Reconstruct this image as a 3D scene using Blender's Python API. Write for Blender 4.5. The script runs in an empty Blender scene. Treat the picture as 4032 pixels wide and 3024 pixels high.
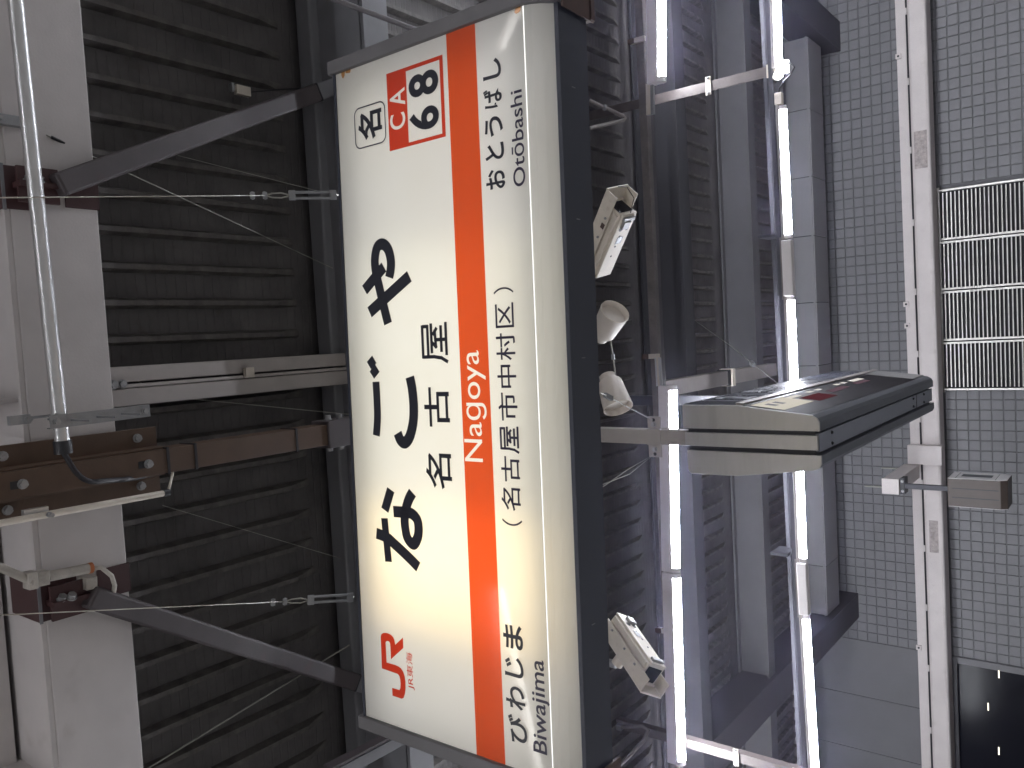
import bpy, bmesh, math, random
from mathutils import Vector, Matrix
random.seed(7)
C = bpy.context.scene.collection
sc = bpy.context.scene
R = math.radians
EYE = 1.6                                   # eye height above the platform

# ------------------------------------------------------------ camera (held upright phone: world up is picture left)
F_PX, PITCH, YAW, ROLL = 3200.0, R(37.785), R(-3.9923), R(-0.7225)
def _axes():
    r0 = Vector((math.cos(YAW), -math.sin(YAW), 0)); f0 = Vector((math.sin(YAW), math.cos(YAW), 0)); up = Vector((0, 0, 1))
    fwd = f0*math.cos(PITCH) + up*math.sin(PITCH); upc = -f0*math.sin(PITCH) + up*math.cos(PITCH)
    return r0*math.cos(ROLL) + upc*math.sin(ROLL), -r0*math.sin(ROLL) + upc*math.cos(ROLL), fwd
CR, CU, CF = _axes()
cam = bpy.data.cameras.new('camera'); cam.sensor_fit = 'HORIZONTAL'; cam.sensor_width = 36; cam.lens = 36*F_PX/4032
cam.clip_start = 0.05; cam.clip_end = 500
camo = bpy.data.objects.new('camera', cam); C.objects.link(camo)
m = Matrix.Identity(4)
for i in range(3):
    m[i][0] = -CU[i]; m[i][1] = CR[i]; m[i][2] = -CF[i]
m[2][3] = EYE
camo.matrix_world = m
sc.camera = camo

# ------------------------------------------------------------ night sky and moon-dim sun
w = bpy.data.worlds.new('World'); sc.world = w; w.use_nodes = True
nt = w.node_tree; bg = nt.nodes['Background']
sky = nt.nodes.new('ShaderNodeTexSky'); sky.sky_type = 'NISHITA'; sky.sun_disc = False
sky.sun_elevation = R(4); sky.sun_rotation = R(200)
nt.links.new(sky.outputs[0], bg.inputs[0]); bg.inputs[1].default_value = 0.0012
sun = bpy.data.lights.new('sun', 'SUN'); sun.energy = 0.004; sun.angle = R(0.5); sun.color = (1, .95, .88)
suno = bpy.data.objects.new('sun', sun); C.objects.link(suno); suno.rotation_euler = (R(60), 0, R(200))
sc.view_settings.view_transform = 'Standard'; sc.view_settings.look = 'None'
sc.view_settings.gamma = 1.0; sc.view_settings.use_curve_mapping = False
sc.view_settings.exposure = 1.5
sc.render.engine = 'CYCLES'
sc.cycles.use_denoising = True
sc.cycles.max_bounces = 8; sc.cycles.transparent_max_bounces = 12
sc.cycles.caustics_reflective = False; sc.cycles.caustics_refractive = False
sc.cycles.sample_clamp_indirect = 6.0

# ------------------------------------------------------------ pixel -> place (eye-relative)
def ray(x, y):
    u, v = 3024 - y - 1512, x - 2016
    return CR*u - CU*v + CF*F_PX
def AY(x, y, Y): d = ray(x, y); return d*(Y/d.y)
def AZ(x, y, Z): d = ray(x, y); return d*(Z/d.z)

# ------------------------------------------------------------ materials
def mat(name, col, rough=.5, metal=0., var=.12, scale=6., bump=0., bscale=60., spots=0., spotcol=(.05, .03, .02), stretch=(1, 1, 1), coat=0., grime=None):
    M = bpy.data.materials.new(name); M.use_nodes = True
    n = M.node_tree.nodes; l = M.node_tree.links; b = n['Principled BSDF']
    b.inputs['Roughness'].default_value = rough; b.inputs['Metallic'].default_value = metal
    if coat: b.inputs['Coat Weight'].default_value = coat
    tc = n.new('ShaderNodeTexCoord'); mp = n.new('ShaderNodeMapping'); mp.inputs['Scale'].default_value = stretch
    l.new(tc.outputs['Object'], mp.inputs[0])
    nz = n.new('ShaderNodeTexNoise'); nz.inputs['Scale'].default_value = scale; nz.inputs['Detail'].default_value = 6; nz.inputs['Roughness'].default_value = .65
    l.new(mp.outputs[0], nz.inputs['Vector'])
    rp = n.new('ShaderNodeMapRange'); rp.inputs[1].default_value = .3; rp.inputs[2].default_value = .7
    rp.inputs[3].default_value = 1 - var; rp.inputs[4].default_value = 1 + var
    l.new(nz.outputs[0], rp.inputs[0])
    mx = n.new('ShaderNodeMix'); mx.data_type = 'RGBA'; mx.blend_type = 'MULTIPLY'; mx.inputs[0].default_value = 1
    mx.inputs[6].default_value = (*col, 1); l.new(rp.outputs[0], mx.inputs[7])
    out = mx.outputs[2]
    if spots:
        n2 = n.new('ShaderNodeTexNoise'); n2.inputs['Scale'].default_value = scale*2.3; n2.inputs['Detail'].default_value = 8
        l.new(mp.outputs[0], n2.inputs['Vector'])
        r2 = n.new('ShaderNodeMapRange'); r2.inputs[1].default_value = .62; r2.inputs[2].default_value = .74; r2.inputs[4].default_value = spots
        l.new(n2.outputs[0], r2.inputs[0])
        m2 = n.new('ShaderNodeMix'); m2.data_type = 'RGBA'; l.new(r2.outputs[0], m2.inputs[0]); l.new(out, m2.inputs[6]); m2.inputs[7].default_value = (*spotcol, 1)
        out = m2.outputs[2]
    l.new(out, b.inputs['Base Color'])
    rr = n.new('ShaderNodeMapRange'); rr.inputs[3].default_value = max(.02, rough - .1); rr.inputs[4].default_value = min(1, rough + .12)
    l.new(nz.outputs[0], rr.inputs[0]); l.new(rr.outputs[0], b.inputs['Roughness'])
    if bump:
        n3 = n.new('ShaderNodeTexNoise'); n3.inputs['Scale'].default_value = bscale; n3.inputs['Detail'].default_value = 4
        l.new(mp.outputs[0], n3.inputs['Vector'])
        bp = n.new('ShaderNodeBump'); bp.inputs['Strength'].default_value = bump; bp.inputs['Distance'].default_value = .004
        l.new(n3.outputs[0], bp.inputs['Height']); l.new(bp.outputs[0], b.inputs['Normal'])
    return M
def emit(name, col, s):
    M = bpy.data.materials.new(name); M.use_nodes = True
    n = M.node_tree.nodes; n.clear()
    e = n.new('ShaderNodeEmission'); e.inputs[0].default_value = (*col, 1); e.inputs[1].default_value = s
    o = n.new('ShaderNodeOutputMaterial'); M.node_tree.links.new(e.outputs[0], o.inputs[0]); return M
def film(name, col):                                                # coloured transparent film on the light box
    M = bpy.data.materials.new(name); M.use_nodes = True
    n = M.node_tree.nodes; l = M.node_tree.links; n.clear()
    t = n.new('ShaderNodeBsdfTransparent'); t.inputs[0].default_value = (*col, 1)
    d = n.new('ShaderNodeBsdfDiffuse'); d.inputs[0].default_value = (*col, 1)
    g = n.new('ShaderNodeBsdfGlossy'); g.inputs['Roughness'].default_value = .12
    a = n.new('ShaderNodeMixShader'); a.inputs[0].default_value = .12; l.new(t.outputs[0], a.inputs[1]); l.new(d.outputs[0], a.inputs[2])
    b = n.new('ShaderNodeMixShader'); b.inputs[0].default_value = .05; l.new(a.outputs[0], b.inputs[1]); l.new(g.outputs[0], b.inputs[2])
    o = n.new('ShaderNodeOutputMaterial'); l.new(b.outputs[0], o.inputs[0]); return M
def opal(name, col=(.93, .92, .88)):                                 # milky acrylic of the light box
    M = bpy.data.materials.new(name); M.use_nodes = True
    n = M.node_tree.nodes; l = M.node_tree.links; n.clear()
    t = n.new('ShaderNodeBsdfTranslucent'); d = n.new('ShaderNodeBsdfDiffuse')
    tc = n.new('ShaderNodeTexCoord'); nz = n.new('ShaderNodeTexNoise'); nz.inputs['Scale'].default_value = 1.8; nz.inputs['Detail'].default_value = 5
    l.new(tc.outputs['Object'], nz.inputs['Vector'])
    cr = n.new('ShaderNodeValToRGB'); cr.color_ramp.elements[0].position = .35; cr.color_ramp.elements[0].color = (col[0]*.97, col[1]*.955, col[2]*.91, 1)
    cr.color_ramp.elements[1].position = .68; cr.color_ramp.elements[1].color = (*col, 1)
    l.new(nz.outputs[0], cr.inputs[0]); l.new(cr.outputs[0], t.inputs[0]); l.new(cr.outputs[0], d.inputs[0])
    a = n.new('ShaderNodeMixShader'); a.inputs[0].default_value = .42; l.new(t.outputs[0], a.inputs[1]); l.new(d.outputs[0], a.inputs[2])
    g = n.new('ShaderNodeBsdfGlossy'); g.inputs['Roughness'].default_value = .05
    fr = n.new('ShaderNodeFresnel'); fr.inputs[0].default_value = 1.4
    b = n.new('ShaderNodeMixShader'); l.new(fr.outputs[0], b.inputs[0]); l.new(a.outputs[0], b.inputs[1]); l.new(g.outputs[0], b.inputs[2])
    o = n.new('ShaderNodeOutputMaterial'); l.new(b.outputs[0], o.inputs[0]); return M
def deckmat():
    M = mat('deck_paint', (.090, .083, .082), .7, 0, .35, 5, .25, 90, .35, (.05, .032, .022))
    n = M.node_tree.nodes; l = M.node_tree.links
    tc = n.new('ShaderNodeTexCoord'); wv = n.new('ShaderNodeTexWave'); wv.bands_direction = 'Y'; wv.inputs['Scale'].default_value = 7.5; wv.inputs['Distortion'].default_value = 1.2; wv.inputs['Detail'].default_value = 2
    l.new(tc.outputs['Object'], wv.inputs['Vector'])
    r = n.new('ShaderNodeMapRange'); r.inputs[1].default_value = .0; r.inputs[2].default_value = .12; l.new(wv.outputs[0], r.inputs[0])
    bp = n.new('ShaderNodeBump'); bp.inputs['Strength'].default_value = .5; bp.inputs['Distance'].default_value = .004
    l.new(r.outputs[0], bp.inputs['Height']); l.new(bp.outputs[0], n['Principled BSDF'].inputs['Normal']); return M
M = dict(
    girder=mat('girder_white', (.56, .525, .515), .55, 0, .10, 3, .12, 120, .25, (.30, .26, .23)),
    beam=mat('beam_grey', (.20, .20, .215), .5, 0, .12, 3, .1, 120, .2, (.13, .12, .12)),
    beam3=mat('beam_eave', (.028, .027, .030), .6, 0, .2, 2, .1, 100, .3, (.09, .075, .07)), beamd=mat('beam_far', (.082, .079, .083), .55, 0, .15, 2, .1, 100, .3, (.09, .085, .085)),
    deck=deckmat(),
    rib=mat('rib_paint', (.105, .096, .090), .65, 0, .5, 14, .8, 45, .5, (.10, .075, .055)),
    purlin=mat('purlin_white', (.42, .385, .365), .5, 0, .1, 5, .1, 100, .3, (.2, .18, .16)),
    brown=mat('brown_steel', (.088, .050, .030), .5, 0, .2, 8, .15, 140, .3, (.06, .035, .022)),
    maroon=mat('maroon_band', (.060, .024, .025), .5, 0, .2, 8, .1, 100),
    pipe=mat('brace_paint', (.062, .050, .053), .5, 0, .22, 5, .1, 100, .4, (.085, .045, .05)),
    galv=mat('galvanised', (.30, .305, .315), .42, .6, .15, 20, .1, 200),
    steel=mat('bright_conduit', (.60, .60, .60), .36, .9, .08, 12, .05, 200),
    bolt=mat('bolt_head', (.33, .33, .335), .42, .5, .2, 40, .2, 200),
    black=mat('black_plastic', (.018, .018, .022), .45, 0, .2, 20),
    rubber=mat('black_cable', (.012, .010, .014), .5, 0, .2, 30),
    offwhite=mat('aged_white', (.66, .60, .52), .45, 0, .10, 9, .1, 80, .3, (.30, .23, .17)),
    cream=mat('speaker_cream', (.56, .51, .46), .6, 0, .08, 8, .15, 200),
    dirtywhite=mat('dirty_white_conduit', (.42, .39, .35), .5, 0, .25, 18, .2, 80, .6, (.16, .13, .11)),
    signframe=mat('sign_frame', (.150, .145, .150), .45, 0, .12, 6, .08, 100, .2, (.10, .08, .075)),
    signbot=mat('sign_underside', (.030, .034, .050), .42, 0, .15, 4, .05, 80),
    capbrown=mat('cap_rust', (.080, .048, .038), .6, 0, .25, 9, .2, 60, .5, (.15, .065, .03)),
    opal=opal('opal_acrylic'),
    ink=mat('black_ink', (.024, .026, .038), .3, 0, .05, 5),
    inkblue=mat('navy_ink', (.034, .028, .060), .3, 0, .05, 5),
    orange=film('orange_film', (.985, .365, .155)), redbox=film('red_film_box', (.915, .265, .16)), red=film('red_film', (.82, .075, .03)),
    rust=film('rust_stain', (.85, .50, .22)),
    wire=mat('steel_wire', (.36, .355, .32), .35, .6, .1, 30),
    stainless=mat('stainless', (.42, .415, .415), .40, .8, .08, 3, .03, 120, stretch=(1, 1, 8)),
    boarddark=mat('board_body', (.115, .122, .138), .4, .2, .1, 5, .04, 120),
    belly=mat('board_belly', (.21, .225, .26), .45, .1, .08, 4, .04, 100), boardblack=mat('board_gap', (.012, .012, .016), .4, 0, .1, 5),
    screen=mat('led_screen', (.018, .016, .018), .6, 0, .1, 4),
    panelglass=mat('title_panel', (.052, .055, .070), .26, 0, .08, 4),
    led_white=emit('led_white', (1, .95, .88), .26), led_warm=emit('led_pale', (1, .93, .80), .22), led_red=emit('led_red', (.62, .16, .20), .05), led_pink=emit('led_pink', (.55, .34, .42), .075),
    panelwhite=mat('panel_letters', (.62, .62, .66), .3, 0, .04, 5),
    lampbody=mat('lamp_body', (.74, .70, .70), .4, 0, .05, 5, .03, 100),
    tube=emit('lit_tube', (.91, .94, 1.0), 46.), tube2=emit('lit_tube_bare', (.87, .90, 1.0), 46.), tube3=emit('lit_tube_overhead', (.94, .95, 1.0), 36.), tube4=emit('lit_tube_mirrored', (1, .97, .92), 5.),
    spot=emit('lamp_glint', (1, .93, .78), .8), creaseglow=emit('crease_glow', (1, 1, .97), .42),
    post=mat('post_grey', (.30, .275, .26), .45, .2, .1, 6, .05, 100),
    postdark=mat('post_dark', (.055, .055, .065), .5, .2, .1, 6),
    barwhite=mat('support_white', (.125, .105, .10), .55, 0, .2, 10, .2, 60, .5, (.16, .13, .12)),
    rail=mat('rail_grey', (.17, .152, .146), .6, 0, .25, 8, .25, 60, .5, (.12, .10, .09)),
    tile=mat('tile_grey', (.205, .203, .214), .55, 0, .10, 3, .25, 120, .15, (.17, .165, .17)),
    grout=mat('grout', (.160, .158, .166), .8, 0, .15, 6, .3, 80),
    wallpanel=mat('wall_panel', (.19, .187, .197), .6, 0, .08, 1.6, .12, 50, .2, (.17, .165, .17)),
    boxpanel=mat('box_beam_panel', (.225, .218, .226), .5, 0, .08, 2, .08, 60, .25, (.22, .21, .21)),
    darkbeam=mat('cross_beam', (.045, .040, .045), .6, 0, .15, 3, .1, 60),
    duct=mat('duct_white', (.68, .625, .61), .5, 0, .07, 3, .1, 60, .3, (.45, .40, .37)),
    louvre=mat('louvre_alu', (.66, .64, .60), .35, .4, .08, 6, .05, 90, stretch=(1, 4, 4)),
    dark=mat('dark_void', (.012, .011, .013), .7, 0, .1, 4),
    glass=mat('dark_glass', (.006, .007, .011), .15, 0, .05, 4),
    numwhite=mat('number_panel', (.84, .82, .82), .35, 0, .05, 4),
    numbrown=mat('number_box_brown', (.062, .048, .040), .45, .1, .12, 5, .06, 80),
    concrete=mat('platform_concrete', (.33, .32, .30), .8, 0, .15, 4, .3, 40, .3, (.2, .19, .18)),
    ballast=mat('ballast', (.12, .11, .10), .9, 0, .4, 25, .8, 40),
    stain=mat('old_sticker', (.42, .37, .355), .7, 0, .35, 24, .2, 60, .6, (.50, .44, .42)),
    orangecap=mat('orange_cap', (.42, .13, .04), .5, 0, .2, 20),
)

for k_, v_ in (('screen', .08), ('glass', .12), ('panelglass', .25), ('boarddark', .25)): M[k_].node_tree.nodes['Principled BSDF'].inputs['Specular IOR Level'].default_value = v_

# ------------------------------------------------------------ mesh builder (eye-relative coordinates)
class MB:
    def __init__(s): s.v = []; s.f = []; s.sm = []
    def face(s, pts, smooth=False):
        i = len(s.v); s.v += [Vector(p) for p in pts]; s.f.append(list(range(i, i+len(pts)))); s.sm.append(smooth); return s
    def box(s, a, b):
        return s.obox(Vector(((a[0]+b[0])/2, (a[1]+b[1])/2, (a[2]+b[2])/2)), (abs(b[0]-a[0])/2, abs(b[1]-a[1])/2, abs(b[2]-a[2])/2))
    def obox(s, c, h, X=(1, 0, 0), Y=(0, 1, 0), Z=(0, 0, 1)):
        c = Vector(c); X = Vector(X).normalized()*h[0]; Y = Vector(Y).normalized()*h[1]; Z = Vector(Z).normalized()*h[2]
        i = len(s.v)
        for sx, sy, sz in ((-1,-1,-1),(1,-1,-1),(1,1,-1),(-1,1,-1),(-1,-1,1),(1,-1,1),(1,1,1),(-1,1,1)): s.v.append(c+X*sx+Y*sy+Z*sz)
        for f in ((0,3,2,1),(4,5,6,7),(0,1,5,4),(1,2,6,5),(2,3,7,6),(3,0,4,7)): s.f.append([i+k for k in f]); s.sm.append(False)
        return s
    def bar(s, p, q, wx, wz, up=(0, 0, 1)):
        p = Vector(p); q = Vector(q); Y = (q-p).normalized(); X = Y.cross(Vector(up)).normalized(); Z = X.cross(Y)
        return s.obox((p+q)/2, (wx/2, (q-p).length/2, wz/2), X, Y, Z)
    def prism(s, prof, off):                                        # prof: ring of points, off: extrusion vector
        off = Vector(off); n = len(prof); i = len(s.v); s.v += [Vector(p) for p in prof] + [Vector(p)+off for p in prof]
        s.f.append(list(range(i, i+n))[::-1]); s.f.append(list(range(i+n, i+2*n))); s.sm += [False, False]
        for k in range(n):
            s.f.append([i+k, i+(k+1) % n, i+n+(k+1) % n, i+n+k]); s.sm.append(False)
        return s
    def tube(s, pts, r, seg=10, caps=True):
        pts = [Vector(p) for p in pts]; rs = r if isinstance(r, (list, tuple)) else [r]*len(pts)
        rings = []; N = None
        for k, p in enumerate(pts):
            t = (pts[min(k+1, len(pts)-1)]-pts[max(k-1, 0)]).normalized()
            if N is None: N = t.orthogonal().normalized()
            else:
                N = (N - t*N.dot(t)); N = N.normalized() if N.length > 1e-6 else t.orthogonal().normalized()
            B = t.cross(N); i = len(s.v)
            s.v += [p + (N*math.cos(a*2*math.pi/seg) + B*math.sin(a*2*math.pi/seg))*rs[k] for a in range(seg)]; rings.append(i)
        for a, b in zip(rings, rings[1:]):
            for k in range(seg): s.f.append([a+k, a+(k+1) % seg, b+(k+1) % seg, b+k]); s.sm.append(True)
        if caps:
            s.face([s.v[rings[0]+k] for k in range(seg)][::-1]); s.face([s.v[rings[-1]+k] for k in range(seg)])
        return s
    def bolt(s, p, n, r=.016, h=.012):
        n = Vector(n).normalized(); p = Vector(p)
        s.tube([p, p+n*.004], r*1.25, 12); s.tube([p+n*.004, p+n*(h+.004)], r, 6); return s
    def build(s, name, material, parent=None, bevel=0., facing=None):
        me = bpy.data.meshes.new(name)
        inv = INV.get(parent.name) if parent else None
        vv = [Vector((p.x, p.y, p.z+EYE)) for p in s.v]
        if inv is None and parent is None: inv = Matrix.Identity(4)
        vv = [inv @ p for p in vv]
        me.from_pydata(vv, [], s.f); me.update()
        for p, k in zip(me.polygons, s.sm): p.use_smooth = k
        bm = bmesh.new(); bm.from_mesh(me); bmesh.ops.recalc_face_normals(bm, faces=bm.faces)
        if facing is not None:
            fl = [f for f in bm.faces if f.normal.dot(Vector(facing)) < 0]
            if fl: bmesh.ops.reverse_faces(bm, faces=fl)
        bm.to_mesh(me); bm.free()
        me.materials.append(M[material] if isinstance(material, str) else material)
        o = bpy.data.objects.new(name, me); C.objects.link(o)
        if parent: o.parent = parent
        INV[o.name] = inv
        if bevel:
            b = o.modifiers.new('bevel', 'BEVEL'); b.width = bevel; b.segments = 2; b.limit_method = 'ANGLE'
        return o
INV = {}
def tag(o, label, cat, group=None):
    o['label'] = label; o['category'] = cat
    if group: o['group'] = group
    return o
def thing(name, loc, label, cat, group=None, rz=0.):
    o = bpy.data.objects.new(name, None); C.objects.link(o); o.empty_display_size = .1
    o.location = (loc[0], loc[1], loc[2]+EYE); o.rotation_euler = (0, 0, rz)
    INV[o.name] = (Matrix.Translation(o.location) @ Matrix.Rotation(rz, 4, 'Z')).inverted()
    return tag(o, label, cat, group)
def struct(o): o['kind'] = 'structure'; return o
def copy_part(src, off, parent=None):
    o = src.copy(); C.objects.link(o); o.parent = parent or src.parent; o.location = src.location + Vector(off); INV[o.name] = INV[src.name]; return o

# ============================================================ SETTING: platform, track bed
GZ = -EYE
def struct_box(name, a, b, m_): return struct(MB().box(a, b).build(name, m_))
struct_box('platform', (-60, -14, GZ-1.1), (60, 5.95, GZ), 'concrete')
struct_box('track_bed', (-60, 5.95, GZ-1.3), (60, 10.0, GZ-1.1), 'ballast')
struct(MB().face([(-300, -300, GZ-1.32), (300, -300, GZ-1.32), (300, 300, GZ-1.32), (-300, 300, GZ-1.32)]).build('ground', 'concrete'))

# ============================================================ CANOPY
RIBZ, DECKZ = 3.105, 3.145
CX0, CX1 = -6.2, 5.8
can = thing('platform_canopy', (0, 1.2, GZ), 'dark corrugated platform canopy on grey steel beams and a white box girder', 'canopy')
deck = MB().box((CX0, -5.5, DECKZ), (CX1, 9.15, DECKZ+.05)).build('deck', 'deck', can)
pitch = .142; x0 = .081 - pitch*44
bays = [(-2.4, 1.05), (1.37, 2.43), (2.75, 5.62), (6.0, 7.2), (7.55, 9.1)]
for y0, y1 in bays:
    b = MB(); t = .13 if y1 - y0 > .5 else .05
    hw, tw = .010, .022                                             # rib: narrow underside, wider root, pressed flat at the ends
    sec = []
    for yy, dz in ((y0, .002), (y0+t, .04), (y1-t, .04), (y1, .002)):
        sec.append([Vector((-tw, yy, DECKZ+.001)), Vector((-hw, yy, DECKZ-dz)), Vector((hw, yy, DECKZ-dz)), Vector((tw, yy, DECKZ+.001))])
    for s0, s1 in zip(sec, sec[1:]):
        for k in range(3): b.face([s0[k], s0[k+1], s1[k+1], s1[k]])
    b.face(sec[0]); b.face(sec[-1][::-1])
    first = None; k = 0
    while x0 + k*pitch < CX1 - .05:
        x = x0 + k*pitch; k += 1
        if y1 < 1.2 and abs(x) > 2.6: continue
        if x < CX0 + .05: continue
        if y1 < 2.6 and abs(x) > 2.9: continue
        if y1 < 5.8 and not (-3.9 < x < 3.6): continue
        if first is None:
            first = b.build('deck_rib', 'rib', deck); first.location.x = x; fx = x
        else: copy_part(first, (x-fx, 0, 0), deck)
def hbeam(y0, y1, zb, zt, mname, x0=CX0, x1=CX1, ft=.018):
    b = MB(); yc = (y0+y1)/2
    b.box((x0, y0, zb), (x1, y1, zb+ft)); b.box((x0, y0, zt-ft), (x1, y1, zt)); b.box((x0, yc-.02, zb+ft-.001), (x1, yc+.02, zt-ft+.001))
    return b.build('beam', mname, can)
# near white box girder with lit underside and recessed near web
gy0, gy1, gz = 1.075, 1.345, 2.76
g = MB().box((CX0, gy0, gz), (CX1, gy1, gz+.40)).build('box_girder', 'girder', can, bevel=.004)
MB().box((CX0, gy0-.016, gz+.002), (CX1, gy0-.0005, gz+.022)).build('edge_strip', 'girder', g)
for yy in (1570, 3060): 
    p = AZ(60, yy, gz+.2); MB().box((p.x-.006, gy0-.10, gz+.03), (p.x+.006, gy0, gz+.40)).build('stiffener', 'girder', g)
MB().box((CX0, gy0-.11, gz+.385), (CX1, gy0-.0005, gz+.40)).build('top_flange', 'girder', g)
MB().box((CX0, -.6, 3.055), (CX1, gy0-.017, 3.07)).build('soffit_panel', 'girder', can)
# beam 2 (web recessed between flanges), beam 3, beam 4
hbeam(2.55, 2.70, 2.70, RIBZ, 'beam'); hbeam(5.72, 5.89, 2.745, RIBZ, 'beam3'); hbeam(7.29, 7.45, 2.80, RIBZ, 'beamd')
# near grey cladding that closes beam 2's front like the photo's flat face
b2 = MB(); b2.box((CX0, 2.548, 2.725), (CX1, 2.575, 3.0)); b2.build('web_plate', 'beam', can)
b2 = MB(); b2.box((CX0, 2.50, 3.0), (CX1, 2.575, 3.10)); b2.build('flange_edge', 'beam', can, bevel=.01)
# cross beams running back to the building
for xa, xb in ((3.165, 3.50), (-3.62, -3.32)):
    c = MB(); c.box((xa, 5.9, 2.76), (xb, 10.19, 3.10)); c.build('cross_beam', 'darkbeam', can)
# white lipped purlin pair between girder and beam 2
xp = -.092
pl = MB(); pl.box((xp-.075, gy1-.005, 2.95), (xp-.012, 2.56, 3.10)); pl.box((xp+.012, gy1-.005, 2.965), (xp+.07, 2.56, 3.10)); pl.build('purlin', 'purlin', can, bevel=.003)
pl = MB(); pl.box((xp-.008, gy1+.0, 2.952), (xp+.004, 2.54, 2.985)); pl.build('purlin_seam', 'purlin', can)
cl = MB()
for px_, py_ in ((445, 1515), (480, 1512)):
    p = AZ(px_, py_, 2.948); cl.bolt(p, (0, 0, -1), .014)
cl.build('purlin_bolt', 'bolt', can)
p = AZ(980, 1466, 2.945); MB().obox(p, (.02, .02, .01)).build('clip', 'offwhite', can)
# columns outside the frame carry the girder
for xx in (-4.6, 4.6): MB().box((xx-.15, 1.08, GZ), (xx+.15, 1.34, 2.76)).build('column', 'girder', can, bevel=.01)
# maroon clamps on the girder and diagonal braces to beam 2
def clamp(py_a, py_b):
    a = AZ(60, py_a, gz); b = AZ(60, py_b, gz); xa, xb = sorted((a.x, b.x))
    c = MB(); t = .006
    c.box((xa, gy0-t-.016, gz-t), (xb, gy0+.10, gz-.0005)); c.box((xa, gy0-t-.017, gz-t), (xb, gy0-.0165, gz+.2))
    cl_ = c.build('clamp_plate', 'maroon', can, bevel=.002)
    c = MB(); c.box((xa+.02, gy1-.105, gz-t), (xb-.005, gy1+t, gz-.0005)); c.box((xa+.02, gy1+.0005, gz-t), (xb-.005, gy1+t, gz+.2)); c.build('clamp_plate', 'maroon', can, bevel=.002)
    MB().box((xa-.004, gy0-.022, gz-t-.003), (xb+.004, gy0-.012, gz-t+.001)).build('clamp_strip', 'beam', cl_)
    return xa, xb
XR = clamp(655, 825); XL = clamp(2320, 2480)
for (sx, sy), (ex, ey), nm in (((215, 735), (1290, 350), 1), ((340, 2345), (1443, 2700), -1)):
    p = AZ(sx, sy, gz-.05); q = AY(ex, ey, 2.49)
    d = (q-p).normalized(); sp = p + d*(q-p).length*.93
    br = MB().bar(p, sp, .075, .075).build('brace_pipe', 'pipe', can, bevel=.010)
    MB().bar(sp, q+d*.08, .072, .072).build('brace_socket', 'beam', br, bevel=.008)
    MB().bar(sp-d*.005, sp+d*.005, .079, .079).build('brace_collar', 'black', br, bevel=.008)
    e = MB(); e.obox(p+Vector((0, -.045, .01)), (.055, .06, .006)); e.obox(p+Vector((0, -.035, .02)), (.008, .07, .035)); e.build('gusset', 'maroon', br)
    e = MB(); e.bolt(p+Vector((.009, -.075, .0)), (1, 0, -.6), .013); e.bolt(p+Vector((.009, -.05, -.01)), (1, 0, -.6), .013); e.build('gusset_bolt', 'bolt', br)

# ============================================================ BROWN CROSS CHANNEL
XC = -.352
ch = thing('cross_channel', (XC, 1.2, 2.66), 'brown painted steel channel bolted under the white girder, running to the grey beam', 'steel beam')
a = MB(); zc0, zc1 = 2.655, 2.745
a.box((XC-.042, .72, zc0), (XC+.042, 2.50, zc0+.007)); a.box((XC-.042, .72, zc0+.0065), (XC-.036, 2.50, zc1)); a.box((XC+.036, .72, zc0+.0065), (XC+.042, 2.50, zc1))
a.build('channel', 'brown', ch, bevel=.002)
for sx in (-1, 1):
    b = MB(); b.box((XC+sx*.0425, .90, zc1-.006), (XC+sx*.115, 1.475, zc1+.009)); b.box((XC+sx*.0425, .90, zc0+.02), (XC+sx*.0485, 1.475, zc1-.0055))
    pl_ = b.build('angle_plate', 'brown', ch, bevel=.0015)
    for yy in (.985, 1.405): MB().bolt((XC+sx*.083, yy, zc1-.006), (0, 0, -1), .0125, .011).build('bolt', 'bolt', pl_)
for px_, py_ in ((88, 1903), (583, 1825)):
    p = AZ(px_, py_, zc0); b = MB(); b.bolt((XC, p.y, zc0), (0, 0, -1), .0125, .012); b.build('bolt', 'bolt', ch)
    MB().box((XC-.012, p.y-.034, zc0-.0012), (XC+.012, p.y-.012, zc0-.0004)).build('bolt_slot', 'black', ch)
for px_ in (660, 770, 1172):
    p = AZ(px_, 1780, zc0); b = MB(); b.box((XC-.0465, p.y-.005, zc0-.0025), (XC+.0465, p.y+.005, zc1+.004)); b.build('cable_tie', 'rubber', ch)
e = MB(); e.box((XC-.056, 2.16, zc0-.012), (XC+.056, 2.5475, zc1+.01)); e.build('end_bracket', 'pipe', ch, bevel=.004)
for sx in (-1, 1):
    for yy in (2.21, 2.27): MB().bolt((XC+sx*.056, yy, zc0+.05), (sx, 0, 0), .013, .016).build('bracket_bolt', 'bolt', ch)

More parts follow.
